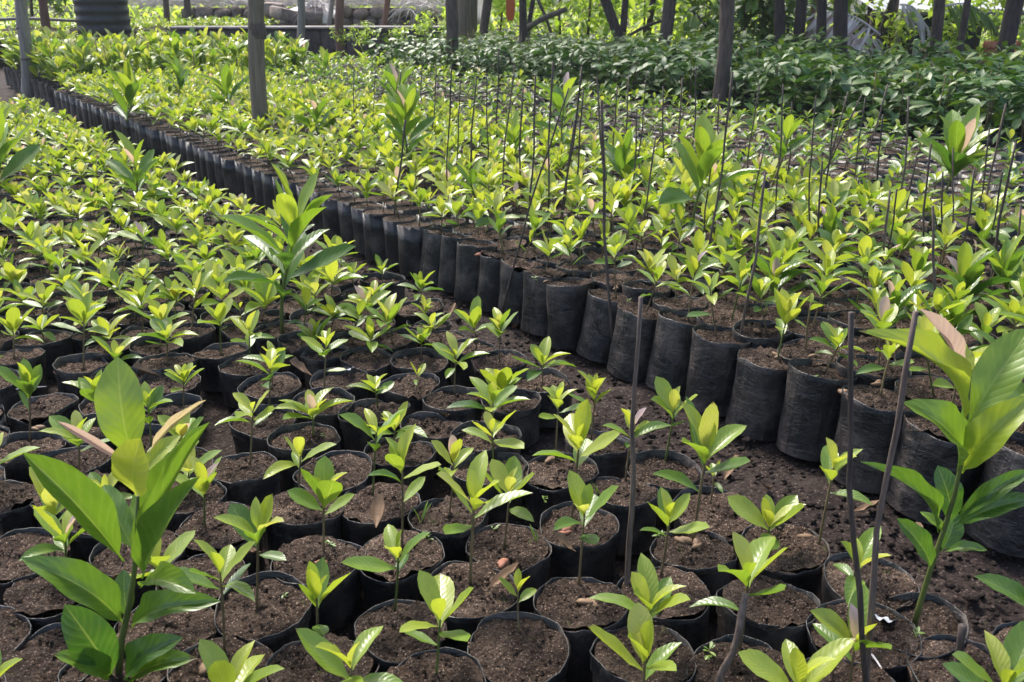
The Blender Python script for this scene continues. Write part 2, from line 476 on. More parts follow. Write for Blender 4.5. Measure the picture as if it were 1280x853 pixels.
M['teal'] = mat_simple('pale_teal_paint', (0.45, 0.60, 0.58), (0.60, 0.74, 0.72), 5, 0.7, (1, 1, 1), 0.1, 0.01)
M['husk'] = mat_simple('seed_husk', (0.12, 0.07, 0.04), (0.27, 0.17, 0.10), 40, 0.7, (1, 1, 1), 0.6, 0.004)
M['husk_red'] = mat_simple('red_seed_husk', (0.20, 0.075, 0.045), (0.32, 0.14, 0.085), 40, 0.7, (1, 1, 1), 0.5, 0.004)
M['redweed'] = mat_simple('dark_red_roof', (0.16, 0.06, 0.06), (0.26, 0.10, 0.10), 6, 0.8)

# ------------------------------------------------------------------ ground
def build_ground():
    xs = np.unique(np.concatenate([np.linspace(-120, -14, 14), np.linspace(-14, -3, 45), np.linspace(-3, 3, 130), np.linspace(3, 14, 45), np.linspace(14, 120, 14)]))
    ys = np.unique(np.concatenate([np.linspace(-8, 0.2, 8), np.linspace(0.2, 5, 130), np.linspace(5, 12, 70), np.linspace(12, 30, 50), np.linspace(30, 260, 24)]))
    X, Y = np.meshgrid(xs, ys)
    P = np.stack([X.ravel(), Y.ravel(), np.zeros(X.size)], 1)
    z = 0.015 * vnoise(P * 3.1, 1) + 0.013 * vnoise(P * 11.0, 2) + 0.009 * vnoise(P * 24.0, 3)
    fade = np.clip((P[:, 1] - 14.6) / 14.0, 0, 1)
    z = z + 0.72 * fade ** 0.8 * (0.85 + 0.15 * vnoise(P * 0.35, 4))
    z = np.where(P[:, 1] > 40, z + (P[:, 1] - 40) * 0.012, z)
    P[:, 2] = z - 0.012
    g = Geo().add(dict(v=P, f=[grid_faces(len(ys), len(xs))]))
    o = link('ground', g.mesh('ground', [M['earth']]))
    tag(o, kind='structure')
build_ground()
def ground_z(x, y):
    f = min(1, max(0, (y - 14.6) / 14.0))
    return 0.72 * f ** 0.8 * 0.9

# ------------------------------------------------------------------ the potted seedlings
BAG_R = 0.0855
def bag_tpl(h, seed, seg=32, rows=9, rim=0.012, simple=False):
    r0 = random.Random(seed)
    V = []
    th = np.linspace(0, 2 * math.pi, seg, endpoint=False)
    prof = []
    for i in range(rows):
        f = i / (rows - 1)
        rr = BAG_R * (0.93 + 0.09 * f - 0.03 * math.sin(f * math.pi * 1.0)) if not simple else BAG_R * (0.94 + 0.06 * f)
        prof.append((rr, f * h, f, 0))
    if not simple:
        prof += [(BAG_R * 1.010, h + 0.0015, 1, 1), (BAG_R * 0.995, h + 0.001, 1, 1), (BAG_R * 0.985, h - rim - 0.02, 1, 1)]
    else:
        prof += [(BAG_R * 0.985, h - 0.012, 1, 1)]
    sg = 0.0 if simple else r0.choice([0.0, 0.008, 0.016, 0.026])
    e1, e2, p1, p2 = r0.uniform(0.02, 0.07), r0.uniform(0.015, 0.04), r0.uniform(0, 6), r0.uniform(0, 6)
    for (rr, z, f, k) in prof:
        q = np.stack([np.cos(th) * 1.6 + seed * 7, np.sin(th) * 1.6, np.full(seg, z * 14)], 1)
        q2 = np.stack([np.cos(th) * 5.5 + seed * 3, np.sin(th) * 5.5, np.full(seg, z * 26 + seed)], 1)
        q3 = np.stack([np.cos(th) * 7 + seed, np.sin(th) * 7, np.full(seg, 2.0 + seed)], 1)
        q4 = np.stack([np.cos(th) * 2.2 + seed, np.sin(th) * 2.2, np.full(seg, z * 75 + seed)], 1)
        r = rr * (1 + e1 * np.cos(2 * th + p1) + e2 * np.cos(3 * th + p2) + 0.030 * vnoise(q, seed) + 0.014 * vnoise(q2, seed + 1) + 0.012 * f * vnoise(q3, seed + 2)
                  + 0.014 * (1 - abs(2 * f - 0.7)) * vnoise(q4, seed + 6))
        zz = np.full(seg, z) + (0.003 * np.cos(th * 1 + p2) + 0.0045 * vnoise(q3 * 0.5, seed + 4)) * f ** 3
        r = r * (1 + 0.030 * f ** 4 * vnoise(q3 * 0.8, seed + 9) + 0.022 * np.cos(th * 5 + p1 * 2) * f ** 6)
        sagm = np.maximum(0, np.cos(th - p1 * 1.7)) ** 10 * f ** 3
        zz = zz - sg * sagm; r = r * (1 - sg * 2.2 * sagm)
        V.append(np.stack([r * np.cos(th), r * np.sin(th), zz], 1))
    return dict(v=np.concatenate(V), f=[grid_faces(len(prof), seg, True)])

def soil_tpl(seed, seg=36, rings=12):
    V, F = [], []
    th = np.linspace(0, 2 * math.pi, seg, endpoint=False)
    for i in range(rings):
        f = 0.04 + 0.96 * i / (rings - 1)
        x, y = np.cos(th) * f * BAG_R * 0.985, np.sin(th) * f * BAG_R * 0.985
        q = np.stack([x, y, np.full(seg, seed * 3.0)], 1)
        z = 0.007 * vnoise(q * 28, seed) + 0.006 * vnoise(q * 75, seed + 1) + 0.0045 * vnoise(q * 170, seed + 2) - 0.001 * f ** 3
        V.append(np.stack([x, y, z], 1))
    return dict(v=np.concatenate(V), f=[grid_faces(rings, seg, True), np.array([[k for k in range(seg)]])])

LOW_H, TALL_H = 0.105, 0.205
def prof_mesh(tpl, name, mat):
    return Geo().add(tpl).mesh(name, [mat])
low_bags = [prof_mesh(bag_tpl(LOW_H, 10 + k, seg=40), 'short_bag', M['bag']) for k in range(14)]
tall_bags = [prof_mesh(bag_tpl(TALL_H, 30 + k, rows=15), 'tall_bag', M['bag']) for k in range(12)]
soils = [prof_mesh(soil_tpl(60 + k), 'soil', M['soil']) for k in range(6)]
def crumbs_mesh(seed):
    r = random.Random(seed); g = Geo()
    for k in range(95):
        a, d = r.uniform(0, 6.283), BAG_R * 0.92 * math.sqrt(r.random())
        s = r.uniform(0.0012, 0.0038) if r.random() < 0.9 else r.uniform(0.004, 0.007)
        t = blob_tpl(seed * 100 + k, 5, 3, (1, r.uniform(0.6, 1), r.uniform(0.5, 0.9)), 0.3)
        g.add(t, Matrix.Translation((d * math.cos(a), d * math.sin(a), 0.001 - 0.006 * (d / BAG_R) ** 3)) @ Matrix.Rotation(r.uniform(0, 6), 4, 'Z') @ Matrix.Scale(s, 4))
    return g.mesh('crumbs', [M['soil']], smooth=False)
crumbs = [crumbs_mesh(k + 1) for k in range(4)]

AGES = [0.0, 0.22, 0.45, 0.7, 1.0, 1.8]
LEAF_SHAPES = [dict(W=0.36, fold=0.20, curl=0.10, seed=1, b=0.70), dict(W=0.33, fold=0.26, curl=0.24, seed=2, b=0.8), dict(W=0.39, fold=0.14, curl=0.02, seed=3, twist=0.25),
               dict(W=0.31, fold=0.32, curl=0.36, seed=4, a=0.9, b=0.8), dict(W=0.37, fold=0.18, curl=-0.10, seed=5, twist=-0.3, b=0.75), dict(W=0.35, fold=0.24, curl=0.16, seed=6, twist=0.4, b=0.68)]
leaf_hi = [leaf_tpl(**s) for s in LEAF_SHAPES]
leaf_lo = [leaf_tpl(nv=5, nu=3, **s) for s in LEAF_SHAPES]
leaf_me = {}
def leaf_mesh(shape, age):
    k = min(range(len(AGES)), key=lambda i: abs(AGES[i] - age))
    if (shape, k) not in leaf_me:
        leaf_me[(shape, k)] = Geo().add(leaf_hi[shape], None, AGES[k]).mesh('leaf', [M['leaf']])
    return leaf_me[(shape, k)]

def leaf_matrix(pos, az, el, roll, L):
    return Matrix.Translation(pos) @ Matrix.Rotation(az, 4, 'Z') @ Matrix.Rotation(el, 4, 'X') @ Matrix.Rotation(roll, 4, 'Y') @ Matrix.Scale(L, 4)

def seedling_plan(r, H, lean, size=1.0, n=None, pink=False, lush=0.0, shade=0.0):
    """leaves of one young seedling: (matrix, shape, age); stem is from 0 to lean at height H"""
    n = n or r.choice([6, 7, 7, 8, 9])
    out = []
    az0 = r.uniform(0, 6.28)
    ashift, eshift, lshift = r.uniform(-.15, .22), r.uniform(-12, 14), r.uniform(.9, 1.1)
    curve = Vector((lean[0], lean[1], 0)) * 0.25
    def on_stem(f):
        return Vector((lean[0] * f, lean[1] * f, H * f)) + Vector((-curve.y, curve.x, 0)) * math.sin(f * math.pi) * 0.5
    for i in range(n):
        f = i / (n - 1)
        hf = (0.70 - 0.25 * lush) + (0.30 + 0.25 * lush) * f ** 0.75
        if i == 0 and r.random() < 0.35: hf -= 0.15
        az = az0 + i * 2.39996 + r.uniform(-0.3, 0.3)
        el = R(24 + eshift * (1 - .6 * f) + 50 * f ** 0.9 + r.uniform(-22, 14))
        L = 0.100 * size * lshift * (1 - 0.34 * f ** 1.5) * r.uniform(0.72, 1.16)
        if i < 1: L *= 0.75
        age = 0.24 + 0.72 * f + r.uniform(-0.15, 0.18) - shade + ashift
        if i >= n - 1: L *= 0.78
        if i == n - 2 and f > 0.5 and r.random() < 0.7: age = max(age, 0.9)
        if pink and i == n - 1: age = 1.8; el = R(r.uniform(62, 85)); L = 0.062 * size
        out.append((on_stem(min(1, hf)), az, el, r.uniform(-0.35, 0.35), L, r.randrange(len(leaf_hi)), max(0, age)))
    return out, on_stem

def stem_tpl(on_stem, r0, r1, seg=6, n=7):
    return tube_tpl([on_stem(k / (n - 1)) for k in range(n)], [r0 + (r1 - r0) * k / (n - 1) for k in range(n)], seg)

ORD1 = ['zeroth', 'first', 'second', 'third', 'fourth', 'fifth', 'sixth', 'seventh', 'eighth', 'ninth', 'tenth', 'eleventh', 'twelfth', 'thirteenth', 'fourteenth', 'fifteenth', 'sixteenth', 'seventeenth', 'eighteenth', 'nineteenth']
TENS = {20: ('twentieth', 'twenty'), 30: ('thirtieth', 'thirty'), 40: ('fortieth', 'forty'), 50: ('fiftieth', 'fifty'), 60: ('sixtieth', 'sixty'), 70: ('seventieth', 'seventy'), 80: ('eightieth', 'eighty')}
def ordinal(n):
    if n < 20: return ORD1[n]
    t = n - n % 10
    return TENS[t][0] if n % 10 == 0 else TENS[t][1] + '-' + ORD1[n % 10]
NUM = ['no', 'one', 'two', 'three', 'four', 'five', 'six', 'seven', 'eight', 'nine', 'ten', 'eleven', 'twelve', 'thirteen']

# stem base px, crown px, bag px (None: at the base), relative leaf size - read off the photograph
NEAR = [
 ((85,745),(85,672),(72,735),1.0), ((20,905),(20,842),None,1.0), ((203,770),(200,705),(214,783),.9), ((261,832),(257,730),(258,860),.95),
 ((312,757),(313,660),(320,757),1.0), ((318,905),(318,838),None,1.05), ((379,808),(380,735),(384,822),1.0), ((401,692),(401,626),(395,702),1.0),
 ((482,762),(487,690),(490,786),1.0), ((579,722),(584,618),(580,732),1.3), ((502,684),(503,578),(500,692),1.0), ((563,640),(569,572),(564,644),.9),
 ((569,862),(575,790),(565,872),1.0), ((443,905),(444,825),None,1.0), ((633,695),(640,620),(637,693),1.05), ((706,655),(716,546),(715,655),1.1),
 ((741,745),(749,655),(744,772),.95), ((665,812),(664,762),(665,836),.7), ((681,925),(680,856),None,1.0), ((783,868),(786,808),(775,890),1.25),
 ((846,832),(850,782),(842,836),1.15), ((808,722),(817,650),(812,744),1.05), ((866,678),(884,570),(866,692),1.3), ((889,628),(893,590),(893,638),.6),
 ((928,822),(938,725),(930,848),1.2), ((981,690),(982,670),(1003,692),1.0), ((985,895),(988,832),(985,905),1.15),
 ((1048,825),(1055,778),(1048,836),.95), ((1095,795),(1104,736),(1116,828),1.05), ((1225,885),(1231,822),(1228,895),1.2), ((1255,815),(1258,770),(1260,825),1.0),
 ((50,538),(50,472),(48,553),1.0), ((108,530),(108,495),(105,541),.95), ((190,555),(187,498),None,.9), ((226,512),(228,460),(212,512),.8),
 ((215,568),(219,538),(212,575),.9), ((309,582),(312,513),(300,586),1.0), ((272,655),(272,603),(290,655),.85), ((5,622),(4,576),None,1.1),
 ((68,692),(68,634),(30,692),1.0), ((105,618),(106,556),(100,625),1.05), ((381,534),(381,506),(370,540),.95), ((358,632),(360,577),(363,641),.9),
 ((453,618),(457,541),(460,628),.9), ((466,503),(463,478),(462,514),.9), ((417,506),(421,430),(418,508),1.0), ((360,508),(362,450),(352,524),1.0),
 ((525,486),(527,470),(518,480),.65), ((510,548),(512,518),(518,552),.9), ((574,535),(574,488),(566,540),1.0), ((575,478),(577,432),(574,500),.95),
 ((612,502),(611,474),(624,500),.95), ((635,578),(634,532),(632,585),.95), ((688,572),(692,498),(694,590),.95), ((735,545),(740,484),(744,556),.95),
 ((770,603),(778,538),(762,620),.95), ((818,577),(829,508),(816,592),1.0), ((678,478),(678,450),None,.9), ((626,450),(627,408),None,.9),
 ((510,440),(511,418),(508,450),.85), ((475,440),(476,432),(470,450),.95), ((519,384),(521,355),None,.95), ((472,385),(473,363),None,.9), ((478,348),(478,332),None,.85),
 ((232,610),(234,588),(230,618),.8), ((150,470),(150,440),None,1.0), ((202,455),(202,420),None,1.0), ((101,455),(100,392),None,1.0), ((275,440),(274,393),None,.9),
 ((310,455),(309,412),None,.95), ((52,425),(50,412),None,1.0), ((20,445),(18,412),None,1.0), ((128,640),(128,610),None,.9), ((165,700),(165,690),(150,690),.6),
]
NOBAG = [((1022,690),(1042,585),1.05)]
EMPTY = [(965,756), (54,506), (60,822), (425,474), (545,536), (8,778), (1060,720), (1185,835), (660,900), (215,860)]

plants = []      # dict(pos, H, lean, size, bed, bag_off, manual)
def from_px(b, c, bag, size, h):
    B = at_z(b[0], b[1], h)
    C = at_Y(c[0], c[1], B.y)
    G = at_z(bag[0], bag[1], h) if bag else B
    H = min(0.25, max(0.045, C.z - h))
    off = B - G
    if off.length > BAG_R * 0.7: off = off.normalized() * BAG_R * 0.7
    return dict(pos=Vector((G.x, G.y, 0)), off=Vector((off.x, off.y, 0)), H=H, lean=((C.x - B.x), rnd.uniform(-0.01, 0.01)), size=size, manual=True)
for b, c, g, s in NEAR:
    d = from_px(b, c, g, s, LOW_H); d['bed'] = 'low'; plants.append(d)
for (x, y) in EMPTY:
    p = at_z(x, y, LOW_H)
    plants.append(dict(pos=Vector((p.x, p.y, 0)), off=Vector(), H=0, lean=(0, 0), size=0, manual=True, bed='low'))
# separate bags that were read too close together
for _ in range(30):
    for i in range(len(plants)):
        for j in range(i):
            d = plants[i]['pos'] - plants[j]['pos']
            if 1e-6 < d.length < 0.158:
                m = d.normalized() * (0.158 - d.length) * 0.25
                plants[i]['pos'] += m; plants[j]['pos'] -= m

big_bags = [((150, 845), LOW_H), ((1152, 795), LOW_H), ((352, 412), LOW_H), ((165, 268), LOW_H), ((-6, 245), LOW_H)]
big_pos = [at_z(*p, z) for p, z in big_bags]
def clear(p, dmin):
    return all((q['pos'] - p).length > dmin for q in plants) and all((Vector((b.x, b.y, 0)) - p).length > dmin for b in big_pos)
def vis(p, mx=70, ytop=-60, ybot=960):
    q = proj(p)
    return q is not None and -mx < q[0] < 1280 + mx and ytop < q[1] < ybot
# the short-bag bed: broad bags near the camera, slimmer ones beyond
for k in range(36):
    t = 1.42 - 0.124 * k
    for j in range(-6, 72):
        s = 0.1 + 0.142 * j + (0.071 if k % 2 else 0) + rnd.uniform(-0.012, 0.012)
        p = st(s, t + rnd.uniform(-0.012, 0.012))
        if s > 9.2 or not vis((p.x, p.y, 0.15), 90): continue
        q = proj((p.x, p.y, LOW_H))
        if q[1] > 455: continue
        if not clear(p, 0.118): continue
        plants.append(dict(pos=p, off=Vector((rnd.uniform(-.015, .015), rnd.uniform(-.015, .015), 0)), H=rnd.uniform(0.05, 0.135), lean=(rnd.uniform(-.03, .03), rnd.uniform(-.03, .03)), size=rnd.uniform(0.80, 1.14), manual=False, bed='low', bs=rnd.uniform(.76, .82)))
for _ in range(6000):
    q = (rnd.uniform(-60, 1100), rnd.uniform(430, 900))
    p = at_z(q[0], q[1], LOW_H); p.z = 0
    s, t = to_st(p)
    if t > 1.40 or not clear(p, 0.146): continue
    plants.append(dict(pos=p, off=Vector((rnd.uniform(-.02, .02), rnd.uniform(-.02, .02), 0)), H=(0 if rnd.random() < 0.55 else rnd.uniform(.05, .1)), lean=(rnd.uniform(-.02, .02), rnd.uniform(-.02, .02)), size=rnd.uniform(0.7, 0.95), manual=False, bed='low'))
# the tall-bag bed, ten rows
for k in range(13):
    t = 1.865 + (0.150 * k if k < 2 else 0.150 + 0.138 * (k - 1))
    s = -2.2
    while s < 9.95:
        bs = 1.0 if s < 1.3 else max(0.84, 1.0 - (s - 1.3) * 0.12)
        s += 0.171 * bs + rnd.uniform(-.008, .008)
        if k > 2: s -= 0.012
        p = st(s + (0.08 if k % 2 else 0), t + rnd.uniform(-0.014, 0.014))
        if not vis((p.x, p.y, 0.3), 90): continue
        plants.append(dict(pos=p, off=Vector((rnd.uniform(-.02, .02), rnd.uniform(-.02, .02), 0)), H=rnd.uniform(0.075, 0.16), lean=(rnd.uniform(-.03, .03), rnd.uniform(-.025, .025)),
                           size=rnd.uniform(0.82, 1.12) * (1.12 if k > 2 and s < 3.5 else 1.0), manual=False, bed='tall', bs=bs))
# the dimmer bed behind it, smaller plants, all far enough to read as one mass
for k in range(12):
    t = 3.78 + 0.165 * k
    for j in range(-10, 72):
        s = -0.4 + 0.18 * j + (0.09 if k % 2 else 0) + rnd.uniform(-0.02, 0.02)
        p = st(s, t + rnd.uniform(-0.02, 0.02))
        if s > 12.2 or not vis((p.x, p.y, 0.3), 60): continue
        if rnd.random() < 0.06: continue
        plants.append(dict(pos=p, off=Vector(), H=rnd.uniform(0.06, 0.12), lean=(rnd.uniform(-.02, .02), rnd.uniform(-.02, .02)), size=rnd.uniform(0.75, 1.0), manual=False, bed='rear'))

for p in plants:
    h = LOW_H if p['bed'] == 'low' else TALL_H
    q = proj((p['pos'].x, p['pos'].y, h + p['H']))
    p['Z'] = q[2]; p['px'] = q
    inside = -45 < q[0] < 1325 and -20 < q[1] < 900
    p['rank'] = q[2] + (0 if inside else 50)
order = sorted(plants, key=lambda p: p['rank'])
N_OBJ = 298
chosen = [p for p in order[:N_OBJ] if p['rank'] < 40]
rest = [p for p in plants if not any(p is c for c in chosen[:0])]
ch_ids = set(id(p) for p in chosen)
rest = [p for p in plants if id(p) not in ch_ids]

# row and place words for the labels
def rows_of(bed, t0, pitch):
    rows = {}
    for p in plants:
        if p['bed'] != bed: continue
        s, t = to_st(p['pos'])
        k = int(round((t - t0) / pitch))
        p['row'] = abs(k) + 1 if bed != 'low' else max(0, int(round((t0 - t) / pitch))) + 1
        q = p['px']
        if -45 < q[0] < 1325 and q[1] < 900: rows.setdefault(p['row'], []).append((s, p))
    for r_, l in rows.items():
        l.sort(key=lambda x: x[0])
        for i, (s, p) in enumerate(l): p['idx'] = i + 1
rows_of('low', 1.42, 0.124)
rows_of('tall', 1.865, 0.141)
rows_of('rear', 3.78, 0.16)

def build_seedling(p, detail):
    r = random.Random(int(p['pos'].x * 1e4) * 31 + int(p['pos'].y * 1e4))
    low = p['bed'] == 'low'
    h = LOW_H if low else TALL_H
    has = p['H'] > 0
    pink = r.random() < 0.11
    n = (r.choice([6, 7, 7, 8, 8]) if p['Z'] < 2.1 else r.choice([7, 8, 9, 10])) if low else r.choice([6, 7, 8, 9, 10])
    if p['size'] < 0.75: n = 4
    ill = (not p['manual']) and r.random() < 0.05
    if ill: n = 3
    tone = r.choice(['bright yellow-green', 'pale lime', 'fresh green', 'glossy green'])
    bedname = {'low': 'short', 'tall': 'tall', 'rear': 'rear'}[p['bed']]
    where = f"{ordinal(p.get('idx', 1))} from near end, {bedname} bag row {ordinal(p['row'])} from path"
    if has:
        lab = f"{NUM[n]} leaf {'pink-tipped ' if pink else ''}seedling, {where}"
    else:
        lab = f"bare soil bag, {where}"
    th = thing('potted_seedling' if has else 'soil_bag', p['pos'], lab, 'potted seedling' if has else 'soil bag', 'seedlings in short black bags' if low else 'seedlings in tall black bags')
    tilt = Matrix.Identity(4)
    if not low:
        front = p['row'] == 1
        tilt = Matrix.Rotation(R(r.uniform(-3, 3)) + (R(-4) if front else 0), 4, 'X') @ Matrix.Rotation(R(r.uniform(-4, 5) + (r.uniform(2, 9) if front else 0)), 4, 'Y')
    else:
        tilt = Matrix.Rotation(R(r.uniform(-4, 4)), 4, 'X') @ Matrix.Rotation(R(r.uniform(-4, 4)), 4, 'Y')
    rz = Matrix.Rotation(r.uniform(0, 6.28), 4, 'Z')
    sc = r.uniform(0.96, 1.05) * p.get('bs', 0.94)
    link('grow_bag', r.choice(low_bags if low else tall_bags), th, tilt @ rz @ Matrix.Diagonal((sc, sc, r.uniform(0.95, 1.05), 1)))
    deep = 0.0 if p['Z'] < 2.05 else 0.012
    sl = h - (r.uniform(-0.001, 0.005) + deep * r.uniform(0.3, 1.5) if low else r.uniform(0.000, 0.010))
    so = link('soil', r.choice(soils), th, tilt @ Matrix.Translation((0, 0, sl)) @ Matrix.Rotation(r.uniform(0, 6.28), 4, 'Z') @ Matrix.Diagonal((sc * 1.0, sc * 1.0, 1, 1)))
    if detail:
        c = link('crumbs', r.choice(crumbs), so, Matrix.Rotation(r.uniform(0, 6.28), 4, 'Z')); c['kind'] = 'stuff'
    p['top'] = tilt @ Vector((0, 0, sl))
    if not has: return
    base = p['off'] + Vector((p['top'].x, p['top'].y, 0)); base.z = sl - 0.004
    plan, on = seedling_plan(r, p['H'] + 0.004, p['lean'], p['size'] * (0.7 if ill else 1) * (0.99 if p['Z'] < 2.1 else 1), n, pink, 0.0 if low else 0.25)
    g = Geo().add(stem_tpl(on, 0.0026 * max(.8, p['size']), 0.0019 * max(.8, p['size'])))
    link('stem', g.mesh('stem', [M['stem'] if r.random() < 0.75 else M['gstem']]), th, Matrix.Translation(base))
    for (pos, az, el, roll, L, sh, age) in plan:
        link('leaf', leaf_mesh(sh, age), th, leaf_matrix(base + pos, az, el, roll, L))

for p in chosen:
    build_seedling(p, p['Z'] < 2.6)
# one more seedling sharing a bag with its neighbour
for b, c, s in NOBAG:
    r = random.Random(5)
    B = at_z(b[0], b[1], LOW_H - 0.012); C = at_Y(c[0], c[1], B.y)
    th = thing('bare_seedling', B, 'lanky seedling leaning beside a tan husk, sharing its bag with a shorter one', 'seedling')
    plan, on = seedling_plan(r, C.z - B.z, (C.x - B.x, 0.0), s, 6)
    link('stem', Geo().add(stem_tpl(on, 0.0028, 0.002)).mesh('stem', [M['stem']]), th)
    for (pos, az, el, roll, L, sh, age) in plan:
        link('leaf', leaf_mesh(sh, age), th, leaf_matrix(pos, az, el, roll, L))

# all seedlings beyond the three hundred that show largest
def build_rest():
    g = Geo()
    bl, bt = [bag_tpl(LOW_H, 80 + k, 12, 3, simple=True) for k in range(3)], [bag_tpl(TALL_H, 90 + k, 12, 4, simple=True) for k in range(4)]
    disc = dict(v=np.array([(BAG_R * 0.97 * math.cos(a), BAG_R * 0.97 * math.sin(a), 0) for a in np.linspace(0, 2 * math.pi, 12, endpoint=False)]), f=[np.arange(12)[None, :]])
    for p in rest:
        r = random.Random(int(p['pos'].x * 1e4) * 17 + int(p['pos'].y * 1e4))
        low = p['bed'] == 'low'; h = LOW_H if low else TALL_H
        B = Matrix.Translation(p['pos']) @ Matrix.Rotation(R(r.uniform(-3, 3)), 4, 'X') @ Matrix.Rotation(r.uniform(0, 6.28), 4, 'Z') @ Matrix.Diagonal((p.get('bs', 1), p.get('bs', 1), 1, 1))
        g.add(r.choice(bl if low else bt), B, mat=1)
        g.add(disc, B @ Matrix.Translation((0, 0, h - (0.011 if low else 0.006))), mat=2)
        if p['H'] <= 0: continue
        base = p['pos'] + p['off'] + Vector((0, 0, h - 0.014))
        n = r.choice([8, 9, 10]) if p['bed'] != 'rear' else r.choice([6, 7, 8])
        if p['bed'] == 'tall':
            p['H'] *= 0.85; p['size'] *= 1.04
        plan, on = seedling_plan(r, p['H'] + 0.004, p['lean'], p['size'], n, r.random() < 0.10, 0.0 if low else 0.25, 0.40 if p['bed'] == 'rear' else -0.04)  # rear bed: tree shade is put into the darker leaf colour
        g.add(stem_tpl(on, 0.0028, 0.002, 4, 3), Matrix.Translation(base), mat=3)
        for (pos, az, el, roll, L, sh, age) in plan:
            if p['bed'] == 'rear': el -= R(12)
            g.add(leaf_lo[sh], leaf_matrix(base + pos, az, el, roll, L), age, r.random(), 0)
    o = link('potted_seedlings', g.mesh('potted_seedlings', [M['leaf'], M['bag'], M['soil'], M['stem']]))
    tag(o, 'far rows of yellow-green seedlings in black bags filling the beds', 'seedlings', None, 'stuff')
build_rest()

# ------------------------------------------------------------------ large saplings with their leaves read off the photograph
arch_leaf = [leaf_tpl(nv=15, nu=7, W=0.40, fold=0.16, curl=0.09, arch=True, seed=1, wave=0.020, b=0.74), leaf_tpl(nv=15, nu=7, W=0.40, fold=0.24, curl=0.16, arch=True, seed=3, wave=0.026, b=0.8),
             leaf_tpl(nv=15, nu=7, W=0.38, fold=0.34, curl=0.06, arch=True, seed=5, wave=0.018, twist=0.3, b=0.82)]
big_leaf_me = {}
def big_leaf_mesh(sh, age):
    k = round(age, 1)
    if (sh, k) not in big_leaf_me:
        big_leaf_me[(sh, k)] = Geo().add(arch_leaf[sh], None, k).mesh('leaf', [M['leaf']])
    return big_leaf_me[(sh, k)]
def manual_sapling(name, base_px, stem_px, leaves, h, label, r0):
    B = at_z(base_px[0], base_px[1], h - 0.012)
    th = thing(name, (B.x, B.y, 0), label, 'sapling')
    org = Vector((B.x, B.y, 0))
    link('grow_bag', low_bags[3], th); link('soil', soils[2], th, Matrix.Translation((0, 0, h - 0.01)))
    pts = [B - org] + [at_Y(x, y, B.y + dy) - org for x, y, dy in stem_px]
    n = len(pts)
    g = Geo().add(tube_tpl(pts, [r0 * (1 - 0.55 * i / (n - 1)) for i in range(n)], 8))
    link('stem', g.mesh('stem', [M['gstem']]), th)
    for i, (a, t, w, dyt, age, sh, face) in enumerate(leaves):
        A = at_Y(a[0], a[1], B.y + a[2] if len(a) > 2 else B.y) - org
        T = at_Y(t[0], t[1], B.y + dyt) - org
        y = (T - A); L = y.length; y.normalize()
        f = Vector(face)
        z = (f - y * f.dot(y)).normalized()
        x = y.cross(z)
        wpx = w * (proj(A + org)[2]) / FPX
        S = Matrix.Identity(4)
        for r_ in range(3):
            S[r_][0], S[r_][1], S[r_][2], S[r_][3] = x[r_] * wpx * .86 / 0.40, y[r_] * L, z[r_] * L, A[r_]
        link('leaf', big_leaf_mesh(sh, age + .06), th, S)
UPC = (0, -0.75, 0.65)     # faces up and to the camera side
manual_sapling('large_sapling', (148, 846), [(152, 800, 0), (162, 755, 0), (168, 715, 0), (171, 670, 0), (172, 620, 0)], [
    ((166, 578, .0), (147, 446), 64, .03, .52, 0, (0.1, -0.9, 0.4)),
    ((171, 620, -.005), (176, 548), 60, -.05, .95, 0, (0, -0.8, 0.6)),
    ((154, 702), (28, 566), 50, -.04, .34, 2, (0.6, -0.5, 0.6)),
    ((180, 722), (262, 528), 50, .02, .33, 2, (-0.7, -0.6, 0.3)),
    ((178, 724, -.01), (250, 596), 52, -.05, .17, 2, (-0.35, -0.85, 0.4)),
    ((156, 782), (26, 698), 50, -.06, .27, 1, (0.2, -0.5, 0.85)),
    ((163, 787), (276, 752), 40, -.05, .25, 1, (-0.1, -0.55, 0.8)),
    ((176, 735), (245, 742), 40, -.07, .42, 1, (0, -0.3, 0.95)),
    ((160, 775), (155, 712), 30, .03, .15, 0, (0.1, -1, 0)),
    ((142, 846), (81, 756), 58, -.03, .08, 0, (0.5, -0.7, 0.5)),
    ((140, 850), (66, 818), 34, -.06, .12, 1, (0.1, -0.5, 0.8)),
    ((160, 852), (229, 797), 44, -.03, .06, 1, (-0.4, -0.6, 0.7)),
    ((165, 856), (246, 823), 36, -.05, .10, 1, (-0.2, -0.5, 0.8)),
    ((166, 584), (72, 527), 12, .0, 1.9, 2, (0.3, -0.8, 0.6)),
    ((186, 566), (258, 500), 12, .02, 1.5, 2, (-0.3, -0.8, 0.6)),
    ((172, 600, .02), (226, 544), 26, .06, .6, 0, (-0.2, -0.8, 0.6)),
    ((168, 690, .02), (130, 606), 40, .08, .2, 0, (0.3, -0.9, 0.3)),
    ((170, 680, .02), (196, 600), 40, .09, .2, 0, (-0.2, -0.9, 0.3)),
], LOW_H, 'tall glossy sapling with long broad leaves and pink shoots, bottom corner of the short-bag bed', 0.0060)
